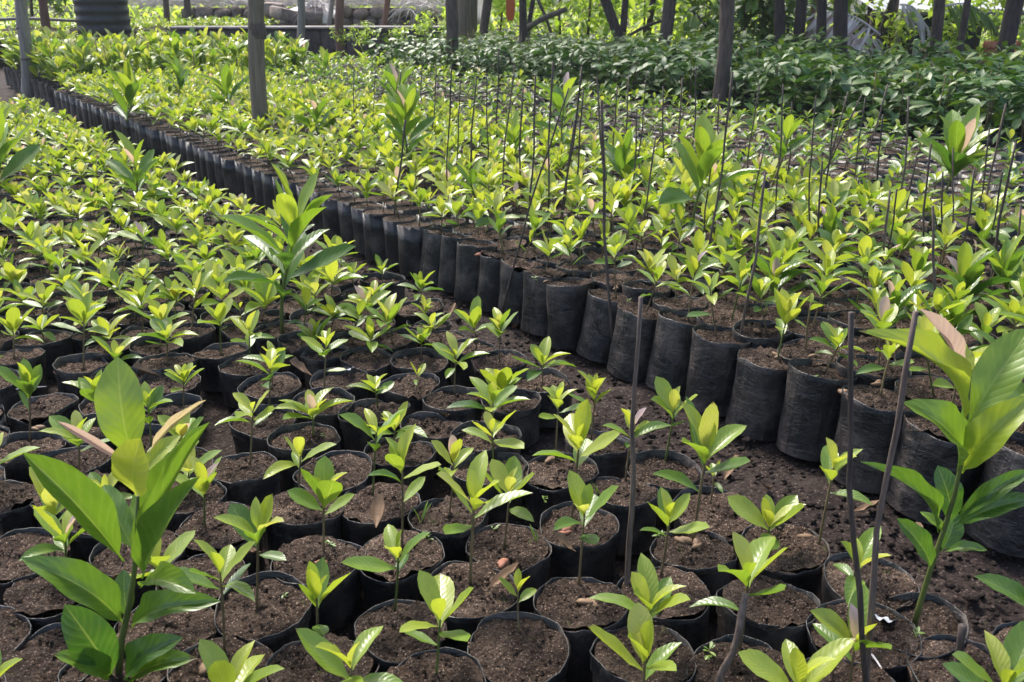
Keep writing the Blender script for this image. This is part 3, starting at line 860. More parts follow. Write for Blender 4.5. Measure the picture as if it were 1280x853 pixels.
manual_sapling('large_sapling', (1142, 785), [(1150, 755, 0), (1163, 712, 0), (1180, 662, 0), (1193, 620, 0), (1201, 580, 0), (1208, 530, 0), (1213, 462, 0)], [
    ((1207, 532), (1073, 414), 42, -.05, .62, 1, (0.35, -0.5, 0.8)),
    ((1205, 470), (1149, 386), 17, .0, 1.7, 2, (0.5, -0.8, 0.3)),
    ((1209, 532), (1288, 410), 60, .03, .5, 0, (-0.6, -0.75, 0.3)),
    ((1203, 590, .02), (1218, 478), 54, .05, .12, 0, (0.1, -0.95, 0.25)),
    ((1196, 588), (1128, 503), 56, -.05, .46, 1, (0.5, -0.6, 0.6)),
    ((1203, 592), (1296, 494), 50, -.05, .5, 1, (-0.5, -0.6, 0.6)),
    ((1172, 666), (1075, 577), 24, -.03, .15, 1, (0.3, -0.6, 0.7)),
    ((1190, 655, .01), (1172, 582), 40, .03, .06, 0, (0.2, -0.95, 0.2)),
    ((1192, 652), (1290, 588), 26, .0, .08, 1, (-0.2, -0.6, 0.75)),
    ((1192, 658), (1294, 622), 30, -.03, .08, 1, (-0.1, -0.6, 0.8)),
    ((1165, 712), (1121, 648), 32, -.02, .03, 0, (0.4, -0.8, 0.4)),
    ((1180, 690), (1234, 688), 16, -.03, .15, 1, (0, -0.5, 0.85)),
    ((1213, 470), (1200, 430), 20, .02, .7, 0, (0.2, -0.9, 0.4)),
    ((1176, 690, .02), (1196, 640), 30, .05, .06, 0, (0, -0.95, 0.3)),
    ((1183, 668, .0), (1150, 640), 14, .02, .4, 1, (0.2, -0.8, 0.5)),
], LOW_H, 'tall sapling with long spreading leaves and a brown-pink shoot beside two crossing stakes', 0.0052)

# ------------------------------------------------------------------ other taller saplings standing out of the beds
def sapling(base_px, apex_px, h, label, L=0.15, n=13, spread=1.0, low_frac=0.35, pink=False, seed=0, name='tall_sapling', bag=True, dark=0.0):
    r = random.Random(seed)
    B = at_z(base_px[0], base_px[1], h)
    A = at_Y(apex_px[0], apex_px[1], B.y)
    th = thing(name, (B.x, B.y, 0), label, 'sapling', 'taller saplings left standing in the beds')
    H = max(0.12, A.z - h)
    L = L * proj((B.x, B.y, h))[2] / FPX
    lx = A.x - B.x
    on = lambda f: Vector((lx * f + 0.01 * math.sin(f * 5 + seed), 0.008 * math.sin(f * 4), h - 0.01 + H * f))
    if bag:
        link('grow_bag', r.choice(low_bags if h == LOW_H else tall_bags), th, Matrix.Rotation(r.uniform(0, 6), 4, 'Z'))
        link('soil', r.choice(soils), th, Matrix.Translation((0, 0, h - 0.011)))
    link('stem', Geo().add(stem_tpl(on, 0.0065, 0.004, 7, 9)).mesh('stem', [M['gstem'] if r.random() < .5 else M['stem']]), th)
    az0 = r.uniform(0, 6)
    for i in range(n):
        f = i / (n - 1)
        hf = low_frac + (1 - low_frac) * f ** 0.85
        el = R(32 + 40 * f + r.uniform(-22, 16))
        Ln = L * (1 - 0.12 * f) * r.uniform(0.8, 1.12) * spread
        age = max(0, 0.08 + 0.7 * f ** 1.4 + r.uniform(-.12, .12) - dark)
        if f > 0.85: age = max(age, 0.85)
        if pink and i == n - 1: age = 1.8; Ln *= 0.7
        sh = r.choice([0, 1, 4, 5])
        link('leaf', leaf_mesh(sh, age), th, leaf_matrix(on(min(1, hf)), az0 + i * 2.4 + r.uniform(-.3, .3), el, r.uniform(-.35, .35), Ln) @ Matrix.Diagonal((.78, 1, 1, 1)))
SAP = [  # base px, stem top px, bag height, label, leaf length px, leaves, lowest leaf on the stem, pink tip, darkness
 ((352, 412), (364, 275), LOW_H, 'dark leaved sapling with pale yellow tip standing above short bags near the path', 98, 16, .3, False, .12),
 ((160, 152), (163, 118), TALL_H, 'upright glossy sapling at the path edge of the tall bags, before bamboo post', 56, 11, .1, False, 0),
 ((165, 272), (170, 205), LOW_H, 'sapling with pink heart-shaped tip leaf among short bags beside the path', 56, 13, .1, True, .1),
 ((495, 165), (497, 105), TALL_H, 'slim bright sapling behind a bushier one, midway along the tall bags', 48, 10, .3, True, 0),
 ((508, 222), (508, 138), TALL_H, 'bushy dark sapling with creamy top leaf midway along the tall bags', 50, 20, .2, True, .1),
 ((702, 210), (706, 115), TALL_H, 'sapling with pale silvery top leaves between many thin stakes', 52, 9, .35, True, 0),
 ((866, 312), (878, 205), TALL_H, 'sapling with broad backlit yellow leaves and cream shoots amid stakes', 82, 11, .6, True, -.1),
 ((962, 258), (982, 170), TALL_H, 'compact sapling with a white shiny leaf beside crossed stakes', 48, 10, .7, True, 0),
 ((1165, 280), (1196, 195), TALL_H, 'long-stemmed sapling with pink tip pair in front of the dark hedge', 78, 14, .65, True, .05),
 ((-8, 248), (0, 178), LOW_H, 'backlit yellow sapling cut by the frame edge at the short bags', 78, 12, .1, False, 0),
 ((283, 145), (285, 108), TALL_H, 'drooping blue-green sapling close to the split timber post', 46, 10, .1, False, .1),
 ((397, 175), (395, 140), TALL_H, 'dark sapling with one cream leaf past the split timber post', 44, 11, .1, True, .15),
 ((380, 92), (379, 66), TALL_H, 'small bright sapling against the low concrete edging', 26, 8, .3, True, 0),
 ((407, 105), (405, 80), TALL_H, 'narrow upright sapling behind the concrete edging sapling', 28, 8, .3, False, .1),
 ((1108, 425), (1114, 375), TALL_H, 'bushy sapling with pink-cream shoot behind the crossing stakes', 58, 13, .2, True, .1),
 ((1205, 400), (1203, 345), TALL_H, 'dense dark green sapling with crinkled leaves at the frame edge', 62, 18, .15, True, .3),
 ((1262, 385), (1258, 340), TALL_H, 'spreading green sapling crowding the frame edge among tall bags', 60, 15, .15, False, .15),
 ((968, 385), (970, 330), TALL_H, 'leafy dark sapling beside a long leaning stake', 56, 15, .2, False, .2),
 ((1195, 455), (1190, 400), TALL_H, 'bushy yellow-green sapling behind the large spreading one', 55, 14, .2, False, 0),
 ((640, 215), (640, 170), TALL_H, 'leafy mid green sapling amid the stakes of the tall bed', 40, 12, .2, False, .1),
 ((775, 250), (778, 190), TALL_H, 'shadowed sapling with folded leaves beside a straight stake', 50, 11, .2, False, .15),
 ((225, 128), (222, 95), TALL_H, 'blue-grey sapling half hidden behind the glossy upright one', 34, 10, .2, False, .2),
 ((590, 262), (592, 225), TALL_H, 'low dark sapling with drooping leaf in the tall bed', 40, 10, .1, False, .2),
 ((1040, 330), (1040, 292), TALL_H, 'stocky lime sapling between stakes in the tall bed', 45, 12, .15, False, 0),
 ((905, 345), (905, 305), TALL_H, 'wide-leaved lime sapling under the crossing mid-bed stakes', 42, 11, .15, False, 0),
]
for i, a in enumerate(SAP):
    sapling(a[0], a[1], a[2], a[3], a[4], a[5], 1.0, a[6], a[7], seed=i + 3, bag=(a[2] == LOW_H), dark=a[8])

# ------------------------------------------------------------------ stakes
STAKES = [  # top px, lower px, z of the lower point, radius (m), material, label
 ((804, 372), (780, 730), LOW_H, .0043, 'stake', 'brown split stake rising alone before the leaning tall bags'),
 ((1063, 392), (1076, 862), LOW_H, .0042, 'stake_dark', 'black upright stake crossed by a paler leaning one'),
 ((1137, 388), (1082, 850), LOW_H, .0046, 'stake', 'pale brown stake leaning across the black upright one'),
 ((929, 742), (898, 866), LOW_H, .0060, 'stake', 'short thick brown stake stub leaning at the lowest edge'),
 ((1207, 785), (1183, 872), LOW_H, .0066, 'stake_dark', 'stubby black stake in front of the broad-leaved seedling'),
]
MID = [((749,125),(763,380),.2),((709,110),(652,300),.3),((727,84),(708,232),.35),((820,172),(800,285),.3),((917,90),(885,322),.25),((960,170),(937,270),.3),((957,215),(928,415),.2),
 ((977,105),(972,240),.35),((1019,120),(1011,310),.25),((1061,115),(1030,235),.3),((1079,118),(1042,190),.4),((1083,122),(1068,215),.35),((1108,105),(1085,190),.4),((1105,143),(1093,245),.3),
 ((1029,202),(1023,295),.3),((1114,238),(1104,315),.3),((1118,236),(1112,305),.3),((1165,180),(1153,300),.3),((1168,257),(1167,430),.2),((1215,213),(1203,325),.25),((1237,160),(1220,275),.3),
 ((1256,130),(1231,278),.3),((1271,178),(1242,325),.3),((1148,190),(1130,272),.3),((643,82),(629,220),.35),((610,92),(609,192),.35),((622,61),(622,145),.4),((529,68),(527,115),.4),((563,78),(560,228),.35),
 ((692,78),(685,240),.35),((748,95),(755,270),.35),((794,136),(794,222),.35),((809,92),(797,196),.35),((853,98),(850,172),.4),((900,118),(897,170),.4),((870,85),(867,160),.4),((948,108),(938,190),.4),
 ((577,100),(570,190),.4),((596,96),(590,180),.4),((655,110),(650,205),.4),((670,95),(664,215),.4),((731,110),(722,200),.4),((785,95),(780,185),.4),((830,108),(829,175),.4),((770,108),(768,180),.4),
 ((1193,185),(1190,262),.35),((990,128),(985,200),.4),((1040,150),(1036,215),.4),((1135,120),(1128,225),.4),((1180,215),(1176,300),.3),((1250,215),(1243,300),.3),((1278,255),(1270,330),.3),((500,90),(497,160),.4),
 ((545,85),(541,150),.4),((470,80),(466,130),.4),((890,200),(884,262),.35),((505,150),(497,240),.3),((444,85),(442,125),.4),((720,150),(706,240),.35)]
r = random.Random(11)
mids = []
for i, (a, b, z) in enumerate(MID):
    p = at_z(b[0], b[1], z)
    mids.append((to_st(p)[0], a, b, z, i))
mids.sort()
for k, (s, a, b, z, i) in enumerate(mids):
    lean = 'tilted' if abs(a[0] - b[0]) > 14 else 'upright'
    tone = 'stake' if i % 3 == 0 else 'stake_dark'
    STAKES.append((a, b, z, r.uniform(.0029, .0045), tone, f"{'grey-brown' if tone == 'stake' else 'blackish'} {lean} stake, {ordinal(k + 1)} from the near end among the tall-bag stakes"))
for i, (a, b, z, rad, mt, lab) in enumerate(STAKES):
    p = at_z(b[0], b[1], z); q = at_Y(a[0], a[1], p.y + r.uniform(-.03, .03))
    d = (q - p)
    base = p - d * ((p.z - 0.03) / max(0.05, d.z))
    n = 9
    pts = []
    for k in range(n):
        f = k / (n - 1)
        w = base.lerp(q, f)
        pts.append(Vector((w.x + 0.006 * math.sin(f * 6 + i) + 0.002 * math.sin(f * 17 + i), w.y + 0.006 * math.cos(f * 5 + i * 2), w.z)) - base)
    g = Geo().add(tube_tpl(pts, [rad * (1.08 - 0.22 * k / (n - 1)) * r.uniform(0.93, 1.07) for k in range(n)], 7, True, 0.25, i))
    o = link('planting_stake', g.mesh('planting_stake', [M[mt]]))
    o.location = base
    tag(o, lab, 'stake', 'thin stakes pushed into the beds')

# ------------------------------------------------------------------ seed husks, weeds, twigs
def husk(px, py, z, lab, red=False, s=0.016, seed=0):
    p = at_z(px, py, z + 0.002)
    s *= 0.90
    th = thing('seed_husk', p, lab, 'seed husk', 'husks lying on the soil', rz=seed * 1.7)
    for k in range(2):
        t = blob_tpl(seed * 5 + k, 9, 7, (1.0, 0.55, 0.38), 0.22)
        M4 = Matrix.Translation((0.35 * s * (k * 2 - 1) * 0.6, 0.25 * s * (k * 2 - 1), 0.3 * s + 0.2 * s * k)) @ Matrix.Rotation(0.5 * k + 0.3, 4, 'Z') @ Matrix.Rotation(0.5 * (k * 2 - 1), 4, 'X') @ Matrix.Scale(s, 4)
        link('shell_half', Geo().add(t, M4).mesh('shell_half', [M['husk_red' if red else 'husk']]), th)
HU = [(707,668,0,'reddish split husk beside a pale pebble on soil',1,.017), (597,497,0,'reddish brown husk on a bag below a rosette',1,.015), (687,578,0,'orange-brown husk at the stem foot before the single stake',0,.016),
 (853,679,0,'tan upright husk, one of a pair around a stem',0,.016),(871,683,0,'knobbly tan husk, its pair standing beside the same stem',0,.016),(1009,676,0,'tall tan husk at the leaning lanky seedling',0,.018),
 (258,838,0,'brown split husk at the thin stem by the big sapling',0,.018),(48,538,0,'pale tan husk at a stem foot near the frame edge',0,.015),(970,447,1,'flat pale husk on the tall bag beside the bed corner',0,.016),
 (1017,448,1,'flat reddish husk on the tall bag facing the black stake',0,.016),(1053,493,1,'orange husk half behind the black upright stake',0,.016),(1097,482,1,'dull brown husk behind the pale leaning stake',0,.016),
 (842,408,1,'yellowish broad husk on a front tall bag',0,.015),(683,354,1,'brown round husk on the tall bag at the bed bend',0,.014),(718,340,1,'brown husk heap on second front tall bag',0,.014),
 (770,362,1,'brown husk near the stake foot in tall bags',0,.014),(735,758,0,'curled beige husk ring on soil beside the pronged seedling',0,.018),(628,708,0,'rust red crumbled husk in a soil hollow',1,.016),
 (400,707,0,'bright orange leaf curl on dark soil',1,.013),(903,345,1,'pale orange husk lifted on a stem in tall bags',0,.013),(870,398,1,'brown husk mid tall bags behind rim',0,.014),(945,416,1,'tan double husk by the long leaning stake',0,.015),
 (598,320,1,'reddish husk on tall bag, far along the front row',1,.013),(880,560,0,'dull husk on bare path near leaning bags',0,.013),(1172,352,1,'orange husk under the dense saplings',1,.014),(1080,700,0,'flat dry husk chip on the path earth',0,.013)]
for i, (x, y, tl, lab, red, s) in enumerate(HU):
    husk(x, y, (TALL_H if tl else LOW_H) - 0.010, lab, red, s, i)
weed_leaf = leaf_tpl(nv=5, nu=3, W=0.35, fold=0.1, curl=0.2, seed=2)
WE = [(415,688,0,'tiny fringed weed on soil next to the orange curl',10),(535,677,0,'small weed pair on soil between two seedlings',6),(617,665,0,'spindly sprout at a bag rim',5),(680,628,0,'two-leaf weed on the soil before the stake',5),
 (405,548,0,'pair-leaved sprout in the shade between bags',4),(1017,478,1,'tiny weed on the rim of the leaning tall bag',6),(527,655,0,'thin grass sprout at the bag side',3),(750,625,0,'short grass tuft at the bag back rim',4),
 (672,683,0,'curving grass blades over a bag rim',3),(355,750,0,'flat seedling weed on dark soil',3),(825,675,0,'small dull weed clump beside the single stake foot',9),(885,822,0,'scrap of weed at the thick stub stake',8),(785,380,1,'green weed on the tall bag before the stake',7),(668,352,1,'grey-green weed on a front tall bag',6),
 (1145,800,0,'low moss weed patch under the spreading sapling',9)]
for i, (x, y, tl, lab, n) in enumerate(WE):
    r = random.Random(i + 40)
    p = at_z(x, y, (TALL_H if tl else LOW_H) - 0.012)
    th = thing('weed_sprout', p, lab, 'weed', 'small weeds on the soil')
    link('stem', Geo().add(tube_tpl([(0, 0, 0), (0.001, 0, 0.008), (0, 0.001, 0.015)], 0.0008, 5)).mesh('stem', [M['gstem']]), th)
    g = Geo()
    for k in range(n):
        grass = 'grass' in lab
        L = r.uniform(.03, .05) if grass else r.uniform(.009, .016)
        Mx = leaf_matrix(Vector((r.uniform(-.003, .003), r.uniform(-.003, .003), r.uniform(.004, .015) if not grass else 0)), r.uniform(0, 6.28), R(r.uniform(60, 85) if grass else r.uniform(0, 45)), 0, L)
        if grass: Mx = Mx @ Matrix.Diagonal((0.25, 1, 1, 1))
        g.add(weed_leaf, Mx, r.uniform(.1, .5), r.random())
    o = link('leaves', g.mesh('leaves', [M['leaf']]), th); o['kind'] = 'stuff'
TW = [((1085, 815), (1108, 842), 'thin pale twig lying on soil beyond the crossing stakes'), ((1015, 765), (1040, 768), 'fine straw across the soil mound by the rosette'), ((176, 810), (184, 790), 'short curved root twig on soil under the big sapling'), ((20, 487), (58, 482), 'pale straw lying along a bag rim at the edge')]
for i, (a, b, lab) in enumerate(TW):
    A, B = at_z(*a, LOW_H + 0.001), at_z(*b, LOW_H + 0.003)
    pts = [Vector() + (B - A) * f + Vector((0, 0, 0.003 * math.sin(f * 5))) for f in (0, .25, .5, .75, 1)]
    o = link('dry_twig', Geo().add(tube_tpl(pts, [.0016, .0018, .0016, .0014, .001], 5, True, .3, i)).mesh('dry_twig', [M['straw']])); o.location = A
    tag(o, lab, 'twig')
dl = [leaf_tpl(nv=7, nu=5, W=.42, fold=.5, curl=-.5, seed=k, wave=.05, twist=.8) for k in range(3)]
DL = [(905,600),(960,610),(745,520),(690,470),(1010,560),(1065,640),(560,395),(640,410),(1150,680),(930,640),(450,345),(880,545),(200,470),(330,690),(720,690),(610,735),(120,735),(1030,700),(835,580),(560,520),(390,470),(470,660)]
DLs = sorted(((to_st(at_z(x, y, 0))[0], x, y) for x, y in DL))
for i, (s_, x, y) in enumerate(DLs):
    t_ = to_st(at_z(x, y, 0))[1]
    p = at_z(x, y, .004 if t_ > 1.45 else LOW_H + .004)
    o = link('dead_leaf', Geo().add(dl[i % 3], Matrix.Scale(.045 + .02 * (i % 3) / 2, 4)).mesh('dead_leaf', [M['husk']])); o.location = p; o.rotation_euler = (.1, .2, i * 2.3)
    tag(o, f"curled brown dead leaf, {ordinal(i + 1)} from the near end along the path side", 'dead leaf', 'dead leaves lying about')
# clods and stones on the path
g = Geo(); r = random.Random(3)
for k in range(2600):
    s, t = r.uniform(-0.8, 1.0) + 8.5 * r.random() ** 1.7, r.uniform(1.5, 1.80) + (0.0 if r.random() < .8 else r.uniform(-.12, .02))
    p = st(s, t)
    if not vis((p.x, p.y, 0), 40): continue
    sz = r.uniform(.003, .009) if r.random() < .93 else r.uniform(.010, .018)
    g.add(blob_tpl(k, 6, 4, (1, r.uniform(.6, 1), r.uniform(.4, .8)), .35), Matrix.Translation((p.x, p.y, r.uniform(-.006, .006))) @ Matrix.Rotation(r.uniform(0, 6), 4, 'Z') @ Matrix.Scale(sz, 4))
o = link('soil_clods', g.mesh('soil_clods', [M['earth']])); tag(o, 'small soil clods and grit strewn over the path between beds', 'clods', None, 'stuff')
scrap = Geo()
sv = []
for i in range(5):
    for j in range(7):
        sv.append((-.02 + .01 * i, -.03 + .01 * j, .006 * math.sin(i * 2.1 + j) + .004 * (i - 2) ** 2 * .2))
scrap.add(dict(v=np.array(sv), f=[grid_faces(5, 7)]))
for (x, y, lab, mt) in [(1108, 775, 'crumpled bluish plastic scrap beside the crossing stakes', 'white'), (437, 462, 'pale blue plastic scrap on a soil bag', 'white')]:
    o = link('plastic_scrap', scrap.mesh('plastic_scrap', [M['tin']])); o.location = at_z(x, y, LOW_H + .004); o.rotation_euler = (0.4, .2, x)
    o.scale = (.6, .6, .6); tag(o, lab, 'plastic scrap')

# ------------------------------------------------------------------ dark saplings forming the hedge
def foliage_mesh(seed, n, h0, h1, rad, L, droop, ages, mat, name='foliage', wr=1.0):
    r = random.Random(seed); g = Geo()
    sh = [leaf_tpl(nv=6, nu=3, W=0.42 * wr, fold=0.14, curl=0.25, seed=k) for k in range(3)]
    for k in range(n):
        z = h0 + (h1 - h0) * r.random() ** 0.7
        az = r.uniform(0, 6.283)
        d = rad * r.uniform(0.05, 0.9)
        el = R(r.uniform(*droop))
        g.add(r.choice(sh), leaf_matrix(Vector((d * math.cos(az + 1.57), d * math.sin(az + 1.57), z)), az + r.uniform(-.6, .6), el, r.uniform(-.5, .5), L * r.uniform(.65, 1.15)), r.uniform(*ages), r.random())
    return g.mesh(name, [mat])
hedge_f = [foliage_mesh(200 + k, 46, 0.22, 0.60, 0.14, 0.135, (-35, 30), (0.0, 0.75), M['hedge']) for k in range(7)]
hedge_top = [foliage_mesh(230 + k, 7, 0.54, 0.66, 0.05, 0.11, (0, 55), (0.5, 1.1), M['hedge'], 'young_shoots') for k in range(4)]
hstem = Geo().add(tube_tpl([(0, 0, 0.18), (0.01, 0, 0.35), (0, 0.01, 0.58)], [.006, .005, .003], 5)).mesh('stem', [M['stem']])
def plant_block(name, lab, cat, group, spots, fol, top, stem, bagm, hs):
    n = 0
    cnt = {}
    for (p, s, k, j) in spots:
        r = random.Random(int(p.x * 991) + int(p.y * 77))
        cnt[k] = cnt.get(k, 0) + 1
        own = lab[0] % (ordinal(cnt[k]), ordinal(k + 1)) if k < 3 else lab[1]
        th = thing(name, p, own, cat, group, r.uniform(0, 6.28))
        link('grow_bag', r.choice(bagm), th)
        link('stem', stem, th)
        sc = s * r.uniform(.80, 1.14)
        f = link('foliage', r.choice(fol), th, Matrix.Diagonal((sc, sc, sc * hs, 1))); f['kind'] = 'stuff'
        if top and r.random() < .75:
            f = link('young_shoots', r.choice(top), th, Matrix.Diagonal((sc, sc, sc * hs, 1))); f['kind'] = 'stuff'
        n += 1
    return n
spots = []
r = random.Random(21)
for k in range(9):
    t = 5.98 + 0.29 * k
    for j in range(0, 44):
        s = 1.0 + 0.29 * j + (0.14 if k % 2 else 0)
        p = st(s + r.uniform(-.05, .05), t + r.uniform(-.05, .05))
        if s > 11.6: continue
        if not vis((p.x, p.y, .5), 60): continue
        if math.hypot(p.x - (900 - 640) / 1200 * 7.6, p.y - 7.85) < .30: continue
        spots.append((p, 0.88 if s > 8 else 1.0, k, j))
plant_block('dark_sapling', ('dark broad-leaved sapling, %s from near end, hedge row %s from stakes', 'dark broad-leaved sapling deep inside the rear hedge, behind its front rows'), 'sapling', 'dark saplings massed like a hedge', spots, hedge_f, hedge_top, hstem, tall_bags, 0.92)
# the bright block of bigger saplings beyond the far end of the tall bags
lb_f = [foliage_mesh(260 + k, 22, 0.24, 0.52, 0.06, 0.18, (30, 80), (0.05, 0.8), M['leaf'], wr=.85) for k in range(7)]
lb_t = [foliage_mesh(280 + k, 6, 0.46, 0.56, 0.03, 0.15, (45, 85), (0.8, 1.3), M['leaf'], 'young_shoots', .9) for k in range(4)]
spots = []
for k in range(13):
    t = 1.95 + 0.22 * k
    for j in range(0, 14):
        s = 10.35 + 0.22 * j + (0.11 if k % 2 else 0)
        p = st(s + r.uniform(-.04, .04), t + r.uniform(-.04, .04))
        if p.x > -2.4 + (p.y - 9.5) * 0.0 and p.y > 10.6: continue
        if p.y > 12.6 or not vis((p.x, p.y, .4), 40): continue
        spots.append((p, 0.86, k, j))
plant_block('young_sapling', ('bright upright-leaved sapling, %s from path bed, block row %s from path', 'bright upright-leaved sapling inside the dense block before the drum'), 'sapling', 'bright saplings massed beyond the tall bags', spots, lb_f, lb_t, hstem, tall_bags, 1.0)

# ------------------------------------------------------------------ poles and trees
def pole(name, label, cat, p0, p1, wpx, Y, ztop, mat, group=None, wob=0.12, seed=0, nodes=False, curve=0.0, taper=0.12, crown=None):
    A, B = at_Y(*p1, Y), at_Y(*p0, Y)
    d = (B - A).normalized()
    base = A - d * ((A.z - (ground_z(A.x, Y) - 0.08)) / d.z)
    top = A + d * ((ztop - A.z) / d.z)
    rad = wpx * proj(A)[2] / FPX / 2
    n = 18
    pts, rr = [], []
    rs = random.Random(seed)
    for k in range(n):
        f = k / (n - 1)
        w = base.lerp(top, f) - base
        w.x += curve * math.sin(f * 7 + seed) + rad * .25 * math.sin(f * 13 + seed * 2); w.y += curve * math.cos(f * 6 + seed)
        pts.append(w)
        q = rad * (1.06 - taper * f)
        if nodes and k % 4 == 1: q *= 1.12
        rr.append(q)
    th = thing(name, base, label, cat, group)
    link('trunk' if crown else 'shaft', Geo().add(tube_tpl(pts, rr, 12, True, wob, seed)).mesh('shaft', [mat]), th)
    if nodes:
        for k in (0.18, 0.31, 0.45, 0.6, 0.8):
            i = int(k * (n - 1)); c = pts[i]
            link('node_ring', Geo().add(tube_tpl([c + Vector((0, 0, -.012)), c, c + Vector((0, 0, .012))], [rad * 1.04, rad * 1.16, rad * 1.04], 12)).mesh('node_ring', [M['stake']]), th)
    if 'split post' in label:
        c0 = at_Y(322, 38, Y) - base
        link('knot', Geo().add(tube_tpl([c0 + Vector((0, 0, -.05)), c0 + Vector((.002, 0, -.02)), c0 + Vector((0, 0, .02)), c0 + Vector((0, 0, .06))], [rad * .93, rad * 1.03, rad * 1.02, rad * .92], 14, False, .22, 3)).mesh('knot', [M['stake_dark']]), th)
    if crown:
        for k in range(5):
            i = rs.randrange(n - 6, n - 1); a = rs.uniform(0, 6.28); l = rs.uniform(.7, 1.3)
            e = pts[i] + Vector((math.cos(a) * l, math.sin(a) * l, l * .7))
            link('limb', Geo().add(tube_tpl([pts[i], pts[i].lerp(e, .5) + Vector((0, 0, .08)), e], [rad * .45, rad * .3, rad * .15], 7, True, .2, k)).mesh('limb', [mat]), th)
        o = link('crown', rs.choice(crown), th, Matrix.Translation(pts[-1]) @ Matrix.Rotation(rs.uniform(0, 6), 4, 'Z') @ Matrix.Scale(1.35, 4)); o['kind'] = 'stuff'
    return th
def crown_mesh(seed):
    r = random.Random(seed); g = Geo()
    cl = [Vector((r.gauss(0, .75), r.gauss(0, .75), r.uniform(-.3, 1.3))) for _ in range(16)]
    t = leaf_tpl(nv=4, nu=3, W=.45, fold=.15, curl=.3)
    for k in range(420):
        c = r.choice(cl)
        p = c + Vector((r.gauss(0, .28), r.gauss(0, .28), r.gauss(0, .2)))
        g.add(t, leaf_matrix(p, r.uniform(0, 6.28), R(r.uniform(-50, 30)), r.uniform(-.5, .5), r.uniform(.14, .26)), r.uniform(0, .7), r.random())
    return g.mesh('crown', [M['bush']])
crowns = [crown_mesh(k) for k in range(4)]
PO = [
 ('bamboo_post', 'grey ringed bamboo post at the path end', (27,0),(32,78),14,10.6,2.6,'bamboo',True,0),
 ('wooden_post', 'thin brown post between bamboo post and black drum', (53,0),(58,30),10,13.2,2.6,'bark_red',False,0),
 ('wooden_post', 'slim dark post first past the black drum', (207,0),(208,18),7,16.0,2.6,'bark',False,0),
 ('wooden_post', 'slim dark post second past the black drum', (235,0),(235,18),8,16.0,2.6,'bark',False,0),
 ('timber_post', 'thick weathered split post standing inside the tall bed', (319,0),(326,137),19,6.45,2.8,'pole',False,0),
 ('wooden_post', 'grey post before the tilted slabs', (375,0),(376,48),9,13.6,2.6,'bamboo',False,0),
 ('wooden_post', 'thin leaning pale post against the stone wall', (416,0),(410,33),6,15.2,2.6,'bamboo',False,0),
 ('wooden_post', 'brown rough post at the concrete edging', (425,0),(425,46),10,13.6,2.6,'bark_red',False,0),
 ('wooden_post', 'thin leaning post at the straw pile', (484,0),(480,32),7,15.2,2.6,'bark_red',False,0),
 ('timber_post', 'stout grey pole at the hedge end, before white sheet', (566,0),(563,72),15,11.8,2.8,'bark',False,0),
 ('tree', 'thick brown trunk in front of the white sheet', (586,0),(583,30),25,15.0,5.3,'pole',False,1),
 ('tree', 'dark trunk between white sheet and orange board', (611,0),(607,38),11,14.0,5.3,'bark',False,1),
 ('wooden_post', 'dark upright pole beside the leaning log', (653,0),(652,38),9,13.0,3.0,'bark_dark',False,0),
 ('wooden_post', 'thin dark pole crossing behind the leaning log', (667,0),(661,33),6,14.0,3.0,'bark_dark',False,0),
 ('tree', 'forked tree with slanting dark trunk', (757,0),(773,46),12,13.0,5.3,'bark_dark',False,2),
 ('tree', 'slim trunk behind the forked tree', (816,0),(810,40),8,14.5,5.3,'bark_dark',False,1),
 ('tree', 'stout dark trunk past the forked tree', (839,0),(831,47),15,12.5,5.3,'bark',False,1),
 ('tree', 'thin bent trunk against pale light', (876,0),(865,45),6,14.0,5.3,'bark_dark',False,1),
 ('timber_post', 'big grey-brown pole at the hedge front', (908,0),(900,122),18,7.85,3.0,'bark',False,0),
 ('tree', 'dark knotted trunk beside dark foliage', (972,0),(972,50),13,12.0,5.3,'bark_dark',False,1),
 ('tree', 'mossy dark trunk beside the reddish pole', (1003,0),(997,60),14,12.0,5.3,'bark_dark',False,1),
 ('wooden_post', 'reddish slanting pole before dry palm fronds', (1019,0),(1006,58),7,12.8,3.0,'bark_red',False,0),
 ('tree', 'dark straight trunk just beyond the reddish pole', (1028,0),(1025,62),12,11.5,5.3,'bark_dark',False,1),
 ('tree', 'black trunk in the middle of the dry palm fronds', (1055,0),(1052,67),16,11.2,5.3,'bark_dark',False,1),
 ('tree', 'thin trunk behind the palm frond tips', (1089,0),(1086,42),6,14.0,5.3,'bark_dark',False,1),
 ('tree', 'slanting thin trunk beyond the palm fronds', (1115,0),(1094,60),9,13.0,5.3,'bark_dark',False,1),
 ('wooden_post', 'brown post under the tin roof edge', (1119,0),(1116,60),8,13.4,1.0,'bark_red',False,0),
 ('tree', 'straight brown trunk before the low shelter', (1174,0),(1168,75),13,11.2,5.3,'bark',False,1),
 ('tree', 'slender slanting trunk between shelter and orange bricks', (1210,0),(1197,70),8,11.8,5.3,'bark',False,1),
 ('tree', 'heavy slanting trunk in front of the orange bricks', (1273,0),(1255,75),19,10.6,5.3,'bark_dark',False,1)]
